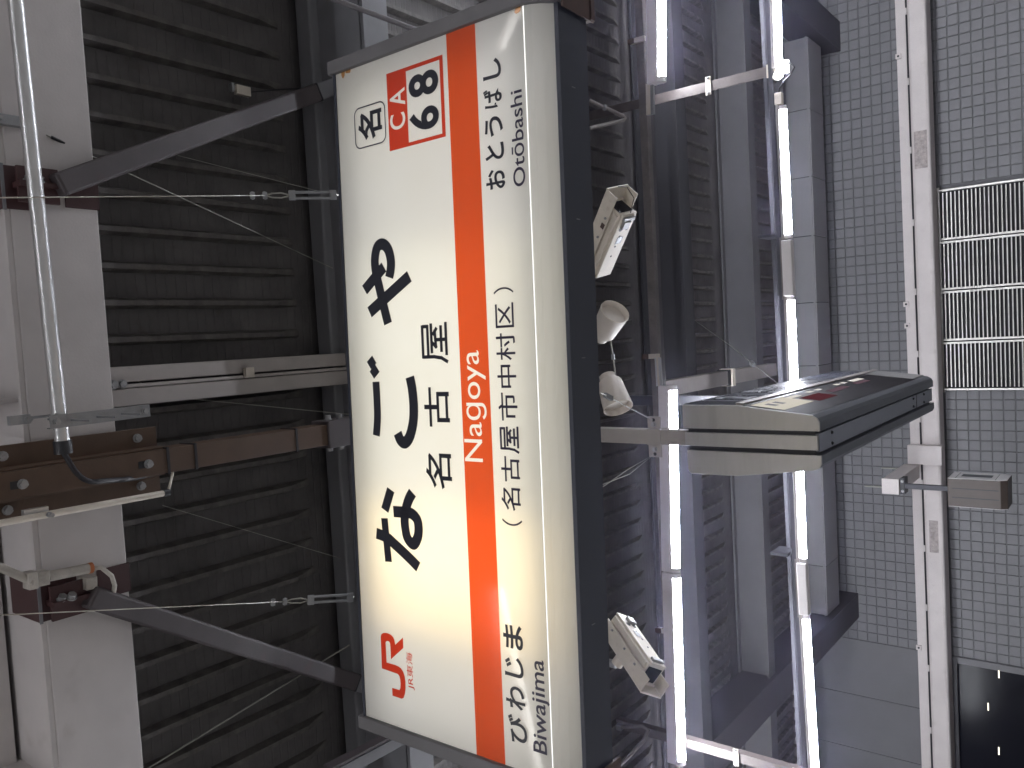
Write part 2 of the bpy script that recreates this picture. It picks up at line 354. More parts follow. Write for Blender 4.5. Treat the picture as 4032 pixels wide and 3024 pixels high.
# ============================================================ STATION NAME SIGN
SK = math.atan(.0245)
SX, SY = -.165, 1.6 - .0245*.165
sgn = thing('station_sign', (SX, SY, 1.1), 'long backlit white station name sign with an orange band, hung from the canopy', 'station sign', rz=SK)
ex = Vector((math.cos(SK), math.sin(SK), 0)); ey = Vector((-math.sin(SK), math.cos(SK), 0)); ORG = Vector((SX, SY, 0))
def S(x, y):                                                        # photo pixel -> (s, t) on the sign's face
    d = ray(x, y); k = ORG.dot(ey)/d.dot(ey); p = d*k - ORG; return p.dot(ex), p.z
def SP(s, t, dep=0.): return ORG + ex*s + ey*dep + Vector((0, 0, t))
sL, sR_ = S(1443, 2818)[0], S(1320, 296)[0]
tT = (S(1443, 2818)[1]+S(1320, 296)[1])/2
tC = (S(2175, 3024)[1]+S(2061.5, 19)[1])/2
def sbox(name, s0, s1, d0, d1, t0, t1, m_, parent=None, bevel=0.):
    b = MB(); b.obox(SP((s0+s1)/2, (t0+t1)/2, (d0+d1)/2), (abs(s1-s0)/2, abs(d1-d0)/2, abs(t1-t0)/2), ex, ey, (0, 0, 1)); return b.build(name, m_, parent or sgn, bevel)
TH = .20; chd, cht = .040, .062                                     # chamfered lower edge
pan = MB().face([SP(sL, tC+.0015), SP(sR_, tC+.0015), SP(sR_, tT), SP(sL, tT)]).build('face_panel', 'opal', sgn, facing=(0, -1, -.1))
lo = MB(); N = 5; prev = None
ring = [(0, tC-.0015), (.006, tC-.020), (.018, tC-.040), (chd, tC-cht)]
for (d0, t0), (d1, t1) in zip(ring, ring[1:]): lo.face([SP(sL, t0, d0), SP(sR_, t0, d0), SP(sR_, t1, d1), SP(sL, t1, d1)], False)
lo.build('lower_panel', 'opal', sgn, facing=(0, -1, -.1))
tB = tC - cht
sbox('crease_highlight', sL, sR_, -.0006, .0006, tC-.0016, tC+.0016, 'creaseglow')  # highlight along the crease, put in as a thin glowing strip
MB().face([SP(sL, tC, TH), SP(sR_, tC, TH), SP(sR_, tT, TH), SP(sL, tT, TH)]).build('rear_panel', 'opal', sgn, facing=(0, 1, -.1))
MB().face([SP(sL, tC, TH), SP(sR_, tC, TH), SP(sR_, tB, TH-chd), SP(sL, tB, TH-chd)]).build('rear_lower_panel', 'opal', sgn, facing=(0, 1, -.1))
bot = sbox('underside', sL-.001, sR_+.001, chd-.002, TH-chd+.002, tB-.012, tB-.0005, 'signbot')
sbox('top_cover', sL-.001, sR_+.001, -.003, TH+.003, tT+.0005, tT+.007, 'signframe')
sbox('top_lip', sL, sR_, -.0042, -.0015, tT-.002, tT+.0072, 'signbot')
def endcap(name, s0, s1):
    prof = [(-.012, tT+.024), (-.012, tC), (chd-.012, tB-.02), (TH-chd+.012, tB-.02), (TH+.012, tC), (TH+.012, tT+.024)]
    b = MB().prism([SP(s0, t, d) for d, t in prof], ex*(s1-s0)); return b.build(name, 'signframe', sgn, bevel=.004)
endcap('end_cap', sR_+.0005, sR_+.040); endcap('end_cap', sL-.040, sL-.0005)
for s0, s1 in ((sR_-.012, sR_+.041), (sL-.041, sL+.012)):
    sbox('cap_foot', s0, s1, chd+.0, TH-chd+.02, tB-.0245, tB-.0205, 'capbrown')
sbox('foot_edge', sR_-.010, sR_+.0415, TH-chd+.0, TH-chd+.016, tB-.03, tB+.02, 'capbrown')
for px_, py_ in ((2253, 880), (2262, 357), (2325, 2465), (2322, 1420)):
    q = S(px_, py_)[0]; sbox('drain_slot', q*1.06-.001, q*1.06+.001, .085, .10, tB-.0135, tB-.0115, 'beam', bot)
# inner light sources of the box
for li, (s0, wd, pw, col) in enumerate(((-.02, 1.84, 1.95, (.97, .965, .945)), (-.04, .95, .62, (1, .95, .70)), (-.46, .36, .50, (1, .70, .24)))):
    L = bpy.data.lights.new('sign_lamp', 'AREA'); L.shape = 'RECTANGLE'; L.size = wd; L.size_y = .60; L.energy = pw*.5; L.color = col
    for sgnY in (1, -1):
        o = bpy.data.objects.new('sign_lamp', L); C.objects.link(o); o.parent = sgn
        o.location = (s0, TH/2 - (.012+.012*li)*sgnY, (tC+tT)/2 - .01 - 1.1)
        o.rotation_euler = (R(-90) if sgnY > 0 else R(90), 0, 0)
sbox('lamp_tray', sL+.02, sR_-.02, TH/2-.004, TH/2+.004, tC-.02, tT-.02, 'numwhite')
# ---- lettering
def text_mesh(body, s0, s1, t0, t1, off=0., ext=0.):
    c = bpy.data.curves.new('t', 'FONT'); c.body = body; c.offset = off; c.resolution_u = 6; c.extrude = 0
    o = bpy.data.objects.new('t', c); C.objects.link(o); bpy.context.view_layer.update()
    me = bpy.data.meshes.new_from_object(o.evaluated_get(bpy.context.evaluated_depsgraph_get()))
    bpy.data.objects.remove(o); bpy.data.curves.remove(c)
    xs = [v.co.x for v in me.vertices]; ys = [v.co.y for v in me.vertices]
    ax, bx, ay, by = min(xs), max(xs), min(ys), max(ys)
    vs = [(s0+(v.co.x-ax)/(bx-ax)*(s1-s0), t0+(v.co.y-ay)/(by-ay)*(t1-t0)) for v in me.vertices]
    fs = [list(p.vertices) for p in me.polygons]; bpy.data.meshes.remove(me); return vs, fs
def flat(name, vs, fs, dep, m_, parent=None, place=None):
    b = MB(); place = place or (lambda s, t: SP(s, t, dep)); b.v = [place(s, t) for s, t in vs]; b.f = fs; b.sm = [False]*len(fs)
    return b.build(name, m_, parent or sgn)
T4, T5, T6, T7 = (1250, 0), (1250, 700), (1250, 1500), (1250, 2224)
def tp(tile, x, y): return tile[0]+x/2.011, tile[1]+y/2.011
def bounds(tile, x0, x1, y0, y1, tile2=None):
    xa, ya = tp(tile, x0, y1); xb, yb = tp(tile2 or tile, x1, y0); ym = (ya+yb)/2     # xa top edge, xb bottom edge, ya left end, yb right end
    tt = S(xa, ym)[1]; tb = S(xb, ym)[1]
    if 3024-ym > 1490: return S(xa, ya)[0], S(xb, yb)[0], tb, tt
    return S(xb, ya)[0], S(xa, yb)[0], tb, tt
INK = -.0035
def glyph(ch_, tile, x0, x1, y0, y1, off=.012, m_='ink', tile2=None, name='letter', dep=INK):
    s0, s1, t0, t1 = bounds(tile, x0, x1, y0, y1, tile2); vs, fs = text_mesh(ch_, s0, s1, t0, t1, off); return flat(name, vs, fs, dep, m_)
OKU = [[(.13, .95), (.93, .95)], [(.895, .95), (.895, .72)], [(.16, .745), (.93, .745)], [(.165, .95), (.165, .52), (.13, .24), (.03, .0)], [(.25, .60), (.96, .60)],
       [(.52, .60), (.40, .435), (.80, .46)], [(.68, .545), (.85, .38)], [(.27, .225), (.90, .225)], [(.565, .43), (.565, .03)], [(.19, .035), (.97, .035)]]
def oku(tile, x0, x1, y0, y1, wd, m_):
    s0, s1, t0, t1 = bounds(tile, x0, x1, y0, y1); b = MB(); dep = INK
    for st in OKU:
        pts = [Vector((s0+(s1-s0)*a, t0+(t1-t0)*c_, 0)) for a, c_ in st]
        for i in range(len(pts)-1):
            p, q = pts[i], pts[i+1]; t = (q-p).normalized(); n = Vector((-t.y, t.x, 0))*wd/2; e0 = t*wd*.4 if i else t*0; e1 = t*wd*.4 if i < len(pts)-2 else t*0
            b.face([SP(v.x, v.y, dep) for v in (p-e0+n, p-e0-n, q+e1-n, q+e1+n)]); dep -= .00006
    return b.build('letter', m_, sgn)
def stroke(b, pts, wd, nsub=8):                                     # a brush line of even width with square ends
    P = [Vector((*S(*p), 0)) for p in pts]; Q = []
    if len(P) > 2:
        for i in range(len(P)-1):
            p0, p1, p2, p3 = P[max(i-1, 0)], P[i], P[i+1], P[min(i+2, len(P)-1)]
            for k in range(nsub):
                u = k/nsub; Q.append(.5*((2*p1)+(p2-p0)*u+(2*p0-5*p1+4*p2-p3)*u*u+(3*p1-p0-3*p2+p3)*u**3))
        Q.append(P[-1])
    else: Q = P
    L = []; Rr = []
    for i, p in enumerate(Q):
        t = (Q[min(i+1, len(Q)-1)]-Q[max(i-1, 0)]).normalized(); n = Vector((-t.y, t.x, 0))*wd/2
        L.append(p+n); Rr.append(p-n)
    for i in range(len(Q)-1):
        b.face([SP(v.x, v.y, STD[0]) for v in (L[i], Rr[i], Rr[i+1], L[i+1])])
    STD[0] -= .00012
STD = [INK]
def kana(strokes):
    b = MB(); STD[0] = INK
    for tile, wd, pts in strokes: stroke(b, [tp(tile, *p) for p in pts], wd*1.22)
    return b.build('big_letter', 'ink', sgn)
kana([(T6, .0225, [(570, 1430), (537, 1085)]), (T6, .0265, [(474, 1204), (560, 1240), (620, 1292), (720, 1385), (806, 1472)]),
      (T6, .0255, [(588, 860), (541, 1022)]),
      (T6, .0265, [(609, 1032), (680, 1037), (745, 1045), (793, 1090), (808, 1155), (802, 1232), (768, 1290), (722, 1245), (703, 1165), (698, 1085), (708, 1010), (732, 935), (760, 882)])])
kana([(T6, .0235, [(470, 6), (478, 150), (482, 300), (473, 432)])])
kana([(T6, .0275, [(738, -32), (756, 60), (769, 200), (764, 330), (737, 440), (700, 487), (665, 468), (642, 412)])])
kana([(T5, .0225, [(415, 1487), (457, 1437)])]); kana([(T5, .0225, [(438, 1562), (481, 1507)])])
kana([(T5, .0265, [(566, 1155), (530, 1010), (497, 870), (468, 740), (462, 640), (480, 552), (520, 526), (562, 560), (586, 640), (588, 715), (575, 790)]),
      (T5, .0275, [(420, 1066), (735, 780)]), (T5, .0265, [(381, 890), (455, 800), (534, 707)])])
for ch_, tl, bb in (('名', T6, (868, 1070, 567, 865)), ('古', T6, (853, 1052, 50, 365))): glyph(ch_, tl, *bb, off=.012)
for ch_, tl, bb, t2 in (('（', T6, (1470, 1628, 1085, 1155), None), ('名', T6, (1465, 1615, 838, 1035), None), ('古', T6, (1462, 1608, 592, 802), None),
                        ('市', T6, (1440, 1590, 92, 315), None), ('村', T5, (1422, 1572, 1225, 1448), None), ('区', T5, (1415, 1560, 985, 1192), None), ('）', T5, (1400, 1558, 858, 925), None)):
    glyph(ch_, tl, *bb, off=.006 if ch_ not in '（）' else 0, m_='inkblue', tile2=t2)
oku(T5, 830, 1035, 1130, 1475, .0095, 'ink'); oku(T6, 1452, 1600, 350, 575, .0062, 'inkblue')
glyph('中', T6, 1432, 1580, -131, 55, off=.006, m_='inkblue')
for ch_, bb in (('お', (1342, 1492, 1325, 1515)), ('と', (1335, 1485, 1120, 1285)), ('う', (1330, 1475, 905, 1100)), ('ば', (1320, 1468, 680, 880)), ('し', (1315, 1460, 445, 650))): glyph(ch_, T4, *bb, off=.022)
for ch_, bb in (('び', (1520, 1665, 1170, 1430)), ('わ', (1500, 1650, 940, 1160)), ('じ', (1490, 1637, 710, 905)), ('ま', (1478, 1632, 455, 680))): glyph(ch_, T7, *bb, off=.022)
def line(body, pl, pr, pb, pt, m_, off=0., name='lettering', dep=INK):
    s0, s1, t0, t1 = S(*pl)[0], S(*pr)[0], S(*pb)[1], S(*pt)[1]
    vs, fs = text_mesh(body, s0, s1, t0, t1, off); return flat(name, vs, fs, dep, m_)
line('Otōbashi', tp(T4, 1600, 1478), tp(T4, 1620, 706), tp(T4, 1652, 1400), tp(T4, 1531, 850), 'inkblue', .006)
line('Biwajima', tp(T7, 1775, 1488), tp(T7, 1765, 750), tp(T7, 1845, 1085), tp(T7, 1712, 1345), 'inkblue', .009)
# orange band and red number box: coloured films with the white letters cut out
def cutfilm(name, s0, s1, t0, t1, texts, m_, rect=None):
    b = MB(); b.obox(SP((s0+s1)/2, (t0+t1)/2, -.0022), ((s1-s0)/2, .0004, (t1-t0)/2), ex, ey, (0, 0, 1)); o = b.build(name, m_, sgn)
    cut = MB()
    for vs, fs in texts:
        bm = bmesh.new(); bv = [bm.verts.new((v[0], v[1], 0)) for v in vs]
        for f in fs:
            try: bm.faces.new([bv[i] for i in f])
            except ValueError: pass
        bmesh.ops.remove_doubles(bm, verts=bm.verts, dist=1e-6)
        r = bmesh.ops.extrude_face_region(bm, geom=bm.faces[:]); ev = [e for e in r['geom'] if isinstance(e, bmesh.types.BMVert)]
        for v in ev: v.co.z = 1
        bm.verts.index_update(); i0 = len(cut.v)
        cut.v += [SP(v.co.x, v.co.y, -.0122 + .02*v.co.z) for v in bm.verts]
        for f in bm.faces: cut.f.append([i0+v.index for v in f.verts]); cut.sm.append(False)
        bm.free()
    if rect: cut.obox(SP((rect[0]+rect[1])/2, (rect[2]+rect[3])/2, -.0022), ((rect[1]-rect[0])/2, .01, (rect[3]-rect[2])/2), ex, ey, (0, 0, 1))
    co = cut.build('cutter', m_, sgn)
    md = o.modifiers.new('cut', 'BOOLEAN'); md.operation = 'DIFFERENCE'; md.object = co; md.solver = 'EXACT'; md.use_self = True
    bpy.context.view_layer.update()
    me = bpy.data.meshes.new_from_object(o.evaluated_get(bpy.context.evaluated_depsgraph_get()))
    o.modifiers.clear(); old = o.data; o.data = me; bpy.data.meshes.remove(old)
    bpy.data.objects.remove(co)
    return o
bt1 = (S(1880.5, 2982)[1]+S(1758, 130)[1])/2; bt0 = (S(1991, 3022)[1]+S(1872, 90)[1])/2
s0, s1 = S(*tp(T6, 1300, 642))[0], S(*tp(T5, 1275, 1365))[0]; t1 = S(*tp(T6, 1172, 610))[1]; t0 = S(*tp(T6, 1350, 300))[1]
cutfilm('orange_band', sL+.001, sR_-.001, bt0, bt1, [text_mesh('Naɡoya', s0, s1, t0, t1, .004)], 'orange')
ra, rb, rc, rd = S(*tp(T4, 573, 1198)), S(*tp(T4, 555, 588)), S(*tp(T4, 998, 432)), S(*tp(T4, 1015, 1085))
r0, r1 = (ra[0]+rd[0])/2, (rb[0]+rc[0])/2; rt1, rt0 = (ra[1]+rb[1])/2, (rc[1]+rd[1])/2
wa, wb, wc, wd_ = S(*tp(T4, 722, 1130)), S(*tp(T4, 708, 562)), S(*tp(T4, 973, 475)), S(*tp(T4, 990, 1062))
inner = ((wa[0]+wd_[0])/2, (wb[0]+wc[0])/2, (wc[1]+wd_[1])/2, (wa[1]+wb[1])/2)
cb = bounds(T4, 578, 702, 880, 1045); ab = bounds(T4, 575, 698, 685, 865)
cutfilm('number_box', r0, r1, rt0, rt1, [text_mesh('C', *cb, off=.018), text_mesh('A', *ab, off=.018)], 'redbox', inner)
glyph('6', T4, 735, 970, 815, 1065, off=.028); glyph('8', T4, 727, 965, 530, 800, off=.028)
# boxed zone mark
q0 = bounds(T4, 300, 548, 787, 1195); rr = .022
def rrect(s0, s1, t0, t1, r, n=6):
    out = []
    for cx, cy, a0 in ((s1-r, t1-r, 0), (s0+r, t1-r, 90), (s0+r, t0+r, 180), (s1-r, t0+r, 270)):
        for k in range(n+1): a = R(a0+90*k/n); out.append((cx+r*math.cos(a), cy+r*math.sin(a)))
    return out
o_, i_ = rrect(*q0, rr), rrect(q0[0]+.0035, q0[1]-.0035, q0[2]+.0035, q0[3]-.0035, rr-.0035)
n_ = len(o_); flat('zone_frame', o_+i_, [[k, (k+1) % n_, n_+(k+1) % n_, n_+k] for k in range(n_)], INK, 'inkblue')
glyph('名', T4, 330, 518, 850, 1135, off=.026)
# company emblem
LG = [(143,888),(118,200),(130,150),(165,122),(220,115),(280,128),(340,160),(385,205),(412,265),(425,330),(433,378),(600,218),(608,445),(340,690),(328,420),(322,345),(300,305),(265,292),(235,303),(222,330),(228,420),(245,762),(430,815),(510,850),(560,890),(610,970),(640,1070),(655,1180),(658,1330),(645,1440),(615,1530),(575,1550),(374,1482),(366,1312),(525,1362),(545,1320),(550,1220),(540,1120),(520,1050),(490,1010)]
vs = [S(1480+x/5.53, 2470+y/5.53) for x, y in LG]
bm = bmesh.new(); f = bm.faces.new([bm.verts.new((a, b_, 0)) for a, b_ in vs]); bmesh.ops.triangulate(bm, faces=[f]); bm.verts.index_update()
flat('emblem', [(v.co.x, v.co.y) for v in bm.verts], [[v.index for v in f.verts] for f in bm.faces], -.0022, 'red'); bm.free()
vs, fs = text_mesh('JR東海', S(*tp(T7, 770, 992))[0], S(*tp(T7, 710, 687))[0], S(*tp(T7, 768, 850))[1], S(*tp(T7, 712, 840))[1], .004); flat('emblem_text', vs, fs, -.0022, 'red')
# rust runs in the corners of the face
for px_, py_, ww, hh in ((1352, 283, .030, .016), (2040, 36, .020, .020), (1372, 279, .018, .020)):
    s, t = S(px_, py_); pts = [(s+random.uniform(-.5, .5)*ww*.3+ww*.5*math.cos(a), t+hh*.6*math.sin(a)*random.uniform(.6, 1.1)) for a in [k*math.pi/5 for k in range(10)]]
    flat('rust_stain', pts, [list(range(10))], -.0014, 'rust')
# rear hangers hidden behind the sign
for s in (-.55, .55):
    hb = MB(); hb.bar(SP(s, tT+.01, TH*.75), (SP(s, 0).x, 2.60, 2.715), .04, .008); hb.build('hanger_bar', 'signframe', sgn)

# ============================================================ STAY WIRES WITH TURNBUCKLES
def curve_pts(a, b, n=8, sag=0.):
    return [a.lerp(b, k/n) - Vector((0, 0, sag*4*(k/n)*(1-k/n))) for k in range(n+1)]
def stay(path, end_px, tb0, tb1, far_px, label):
    Yc = SY + .0245*0 + .02
    pe = AY(*end_px, 1.63); p0 = AY(*tb1, 1.60); p1 = AY(*tb0, 1.50); pf = AY(*far_px, .55)
    t = thing('stay_wire', pe, label, 'wire stay', 'stay wires of the station sign')
    MB().tube([pe, p0], .0035, 8).build('eye_bolt', 'wire', t)
    d = (p1-p0).normalized(); X = CF.cross(d).normalized(); tb = MB()
    for sx in (-1, 1): tb.tube([p0+X*sx*.0085+d*.004, p1+X*sx*.0085-d*.004], .0042, 8)
    for q in (p0, p1): tb.obox(q, (.013, .009, .007), X, d, X.cross(d))
    tb.build('turnbuckle', 'galv', t)
    lp = p1 + d*.075; th = MB()
    for sx in (-1, 1): th.tube([p1+d*.004, p1+d*.03+X*sx*.007, p1+d*.055+X*sx*.006, lp], .0022, 6)
    th.build('wire_loop', 'wire', t)
    gr = MB()
    for kx in (0, .034):
        gr.obox(lp+d*kx, (.009, .006, .005), X, d, X.cross(d)); gr.tube([lp+d*kx-X*.011, lp+d*kx+X*.011], .0035, 6)
    gr.build('wire_grip', 'galv', t)
    MB().tube(curve_pts(lp, pf, 6), .0012, 6).build('wire', 'wire', t)
stay(None, (1330, 768), (1150, 769), (1312, 768), (-40, 779), 'steel stay wire with turnbuckle crossing the maroon clamp beside the bright conduit end')
stay(None, (1392, 2350), (1224, 2362), (1378, 2352), (-40, 2424), 'steel stay wire with turnbuckle passing the dirty white conduit elbow')
def wire_thing(pts, r, label, m_='wire', extra=None):
    t = thing('guy_wire', pts[0], label, 'wire'); MB().tube(pts, r, 6).build('wire', m_, t)
    if extra: MB().obox(extra[0], extra[1], *extra[2]).build('crimp_sleeve', extra[3] if len(extra) > 3 else 'galv', t)
    return t
a_, b_ = AY(184, 532, 1.20), AY(1310, 1056, 2.53); dd = (b_-a_).normalized(); s1_ = AY(228, 552, 1.235)
wire_thing([a_, b_], .0022, 'thin guy wire with black sleeve slanting from the white girder under the right brace', extra=(s1_, (.004, .022, .004), (dd.orthogonal(), dd, dd.cross(dd.orthogonal())), 'black'))
a_, b_ = AZ(700, 612, 3.05), AZ(1250, 752, 2.95)
wire_thing([a_, b_], .0014, 'faint guy wire ending on the grey beam behind the turnbuckle')
a_, m1, b_ = AY(460, 1452, 1.55), AY(645, 1560, 1.70), AY(1400, 1634, 2.52); dd = (b_-m1).normalized()
wire_thing([a_, m1, b_], .0020, 'guy wire knotted at a grey crimp sleeve over the white purlin', extra=(m1, (.010, .019, .008), (dd.cross(Vector((0, 0, 1))), dd, dd.cross(Vector((0, 0, 1))).cross(dd))))
wire_thing([m1, AY(585, 1588, 1.62)], .0016, 'short loose wire tail under the crimp sleeve')
a_, b_ = AZ(640, 1990, 3.03), AZ(1340, 2198, 2.95); wire_thing([a_, b_], .0014, 'faint guy wire crossing the dark deck left of the brown channel')
a_, b_ = AZ(575, 3030, 2.95), AZ(1375, 2540, 2.90); wire_thing([a_, b_], .0034, 'straight tie rod crossing the dark deck beyond the left brace')
a_, b_ = AZ(1322, 0, 2.62), AZ(1700, 140, 2.62); dd = b_-a_
wire_thing([a_-dd*.4, b_], .0115, 'rusty round tie rod passing below the grey beam by the sign end', 'pipe')
a_, b_ = AZ(1395, 3005, 2.66), AZ(1575, 2908, 2.66); dd = b_-a_
t = thing('angle_strut', a_, 'grey angle strut running off the grey beam behind the sign end with the emblem', 'strut')
MB().bar(a_-dd*.8, b_+dd*.5, .05, .04).build('angle', 'beam', t); MB().bar(a_-dd*.8+Vector((.05, .06, -.02)), b_+dd*.5+Vector((.05, .06, -.02)), .012, .05).build('angle_leg', 'pipe', t)

# ============================================================ BRIGHT CONDUIT ON A STRUT BRACKET
ZC = 2.60; c0, c1 = AZ(47, -120, ZC), AZ(246, 1742, ZC)
t = thing('steel_conduit', c1, 'bright steel conduit under the white girder ending in a black cap and cable', 'conduit')
cz = MB().tube([c0, c1], .0215, 16).build('pipe', 'steel', t)
d = (c1-c0).normalized(); MB().tube([c1-d*.006, c1+d*.034], .026, 16).build('end_cap', 'black', t)
q = [c1+d*.03, AZ(300, 1860, 2.585), AZ(350, 1895, 2.585), AZ(415, 1893, 2.60), AZ(490, 1888, 2.645), AZ(560, 1876, 2.68), AZ(690, 1850, 2.70)]
Q = []
for i in range(len(q)-1):
    p0, p1, p2, p3 = q[max(i-1, 0)], q[i], q[i+1], q[min(i+2, len(q)-1)]
    for k in range(6): u = k/6; Q.append(.5*((2*p1)+(p2-p0)*u+(2*p0-5*p1+4*p2-p3)*u*u+(3*p1-p0-3*p2+p3)*u**3))
MB().tube(Q+[q[-1]], .0085, 10).build('cable', 'rubber', t)
t = thing('strut_bracket', AZ(225, 1650, 2.57), 'perforated galvanised strut bracket carrying the bright conduit', 'bracket')
a_, b_ = AZ(196, 1664, 2.568), AZ(590, 1616, 2.568); dd = (b_-a_).normalized()
up_ = Vector((0, 0, 1)); xx = dd.cross(up_).normalized()
st = MB(); ln = (b_-a_).length; cc = (a_+b_)/2; hw = .019
st.obox(cc, (hw, ln/2, .0015), xx, dd, up_)
for sx in (-1, 1): st.obox(cc+xx*sx*(hw-.001)+up_*.011, (.0015, ln/2, .0125), xx, dd, up_)
st.build('strut', 'galv', t)
for f_ in (.06, .94): MB().bolt(a_.lerp(b_, f_)-up_*.0015, (0, 0, -1), .009, .008).build('strut_bolt', 'bolt', t)
for f_ in (.2, .45, .7): MB().obox(a_.lerp(b_, f_)+up_*.02, (.003, .003, .14), xx, dd, up_).build('threaded_rod', 'galv', t)
e0 = AZ(75, 1653, 2.66); st = MB(); st.obox(e0+Vector((0, .0, 0)), (.014, .028, .012), xx, dd, up_); st.obox(e0+dd*.05+up_*.03, (.004, .05, .004), xx, dd, up_); st.build('beam_clip', 'galv', t)
MB().bolt(e0+dd*.02-up_*.012, (0, 0, -1), .010, .01).build('clip_bolt', 'bolt', t)
# small pipe left of the brown channel
a_, b_ = AZ(-60, 2071, 2.60), AZ(646, 1942, 2.62); dd = (b_-a_).normalized()
t = thing('cream_conduit', a_, 'slim cream conduit beside the brown channel with a grey tail of cable', 'conduit')
MB().tube([a_, b_], .0105, 12).build('pipe', 'offwhite', t); MB().tube([b_-dd*.003, b_+dd*.018], .0125, 12).build('bush', 'black', t)
MB().tube([b_+dd*.015, AZ(668, 1912, 2.62), AZ(678, 1875, 2.65), AZ(680, 1852, 2.68)], .0048, 8).build('cable_tail', 'offwhite', t)
c_ = AZ(150, 2024, 2.62); MB().obox(c_+Vector((.0, 0, .02)), (.016, .035, .010), dd.cross(up_), dd, up_).build('saddle', 'steel', t)
c2_ = AZ(193, 2026, 2.595); MB().bolt(c2_, (0, 0, -1), .007, .02).build('saddle_bolt', 'bolt', t)
# dirty white conduit elbow on the left clamp
P = [AZ(-30, 2220, 2.69), AZ(105, 2280, 2.69)]; Q_ = [AZ(120, 2284, 2.69), AZ(348, 2238, 2.69)]
t = thing('surface_conduit', P[1], 'dirty white surface conduit with square elbow crossing the left maroon clamp', 'conduit')
MB().tube(P, .013, 12).build('inlet_pipe', 'dirtywhite', t); MB().tube([Q_[0]+(Q_[1]-Q_[0])*.30, Q_[1]], .0165, 12).build('pipe', 'dirtywhite', t)
dd = (Q_[1]-Q_[0]).normalized(); xx = dd.cross(up_).normalized()
MB().obox(Q_[0]+dd*.0, (.026, .014, .024), xx, dd, up_).build('elbow_box', 'dirtywhite', t, bevel=.003)
MB().obox(Q_[0]+dd*.032, (.022, .017, .020), xx, dd, up_).build('junction_block', 'dirtywhite', t, bevel=.003)
MB().tube([Q_[1], Q_[1]+dd*.012], .0175, 12).build('orange_bush', 'orangecap', t)
MB().tube([Q_[1]+dd*.01, AZ(400, 2235, 2.675), AZ(440, 2268, 2.665), AZ(452, 2305, 2.67), AZ(446, 2340, 2.70)], .0075, 10).build('flexible_tail', 'dirtywhite', t)
MB().obox(AZ(345, 2292, 2.72), (.02, .018, .03), xx, dd, up_).build('back_box', 'dirtywhite', t, bevel=.002)
# beam clip at the girder edge
p = AZ(35, 475, gz-.02); t = thing('beam_clip', p, 'small galvanised beam clip on the white girder near edge by the bright conduit', 'clip')
MB().obox(p, (.016, .045, .012), (1, 0, 0), (0, 1, 0)).build('clip_body', 'galv', t, bevel=.002); MB().bolt(p+Vector((0, -.028, -.012)), (0, 0, -1), .006, .008).build('clip_bolt', 'bolt', t)
# small white box on the deck
p = AZ(955, 358, 3.08); t = thing('sensor_box', p, 'tiny white sensor box with thin cables under the dark deck', 'box')
MB().obox(p, (.02, .035, .012)).build('case', 'offwhite', t, bevel=.002); MB().obox(p+Vector((.005, -.05, .005)), (.018, .006, .012)).build('mount', 'galv', t)
MB().tube([p+Vector((0, .03, 0)), AZ(1100, 352, 3.05), AZ(1260, 345, 3.0)], .003, 6).build('cable', 'rubber', t)

# ============================================================ TUBE LIGHTS
ROW1, Y1 = 'tube lights along the eave bar', 4.85
def lamp1(pa, pb, label, end_ext=.03):
    a, b = sorted((AY(*pa, Y1), AY(*pb, Y1)), key=lambda v: v.x)
    d = (b-a).normalized(); t = thing('tube_light', (a+b)/2, label, 'tube light', ROW1)
    up_ = Vector((0, 0, 1)); yv = d.cross(up_)
    MB().obox((a+b)/2+up_*.062, ((b-a).length/2, .036, .040), d, yv, up_).build('housing', 'lampbody', t, bevel=.006)
    g = MB(); n = 9; prof = [(.033*math.cos(math.pi*k/n), -.038*math.sin(math.pi*k/n)) for k in range(n+1)]
    A_, B_ = a+d*end_ext, b-d*end_ext
    for k in range(n):
        (y0, z0), (y1, z1) = prof[k], prof[k+1]
        g.face([A_+yv*y0+up_*(z0+.022), B_+yv*y0+up_*(z0+.022), B_+yv*y1+up_*(z1+.022), A_+yv*y1+up_*(z1+.022)], True)
    g.build('lit_cover', 'tube', t)
    for e0, e1 in ((a, A_+d*.001), (B_-d*.001, b)):
        MB().prism([e0+yv*y*1.05+up_*(z*1.05+.022) for y, z in prof], e1-e0).build('end_cap', 'lampbody', t)
    return a, b
aR = lamp1((2611, -430), (2612, 322), 'eave tube light whose capped end stops at a loose grey strip')
lamp1((2655, 1518), (2668, 2252), 'eave tube light crossed by the departure board post')
lamp1((2669, 2256), (2690, 3010), 'eave tube light beyond the camera housing, butted to the next light')
for xx in (2.95, 4.25, 5.55, 6.85, 8.15, -3.65, -4.95, -6.25):
    p_ = Vector((xx, Y1, 2.40)); t = thing('tube_light', p_, 'eave tube light farther along the eave bar, outside the view', 'tube light', ROW1)
    MB().box((xx-.60, Y1-.036, 2.44), (xx+.60, Y1+.036, 2.52)).build('housing', 'lampbody', t); MB().box((xx-.57, Y1-.033, 2.39), (xx+.57, Y1+.033, 2.4395)).build('lit_cover', 'tube', t)
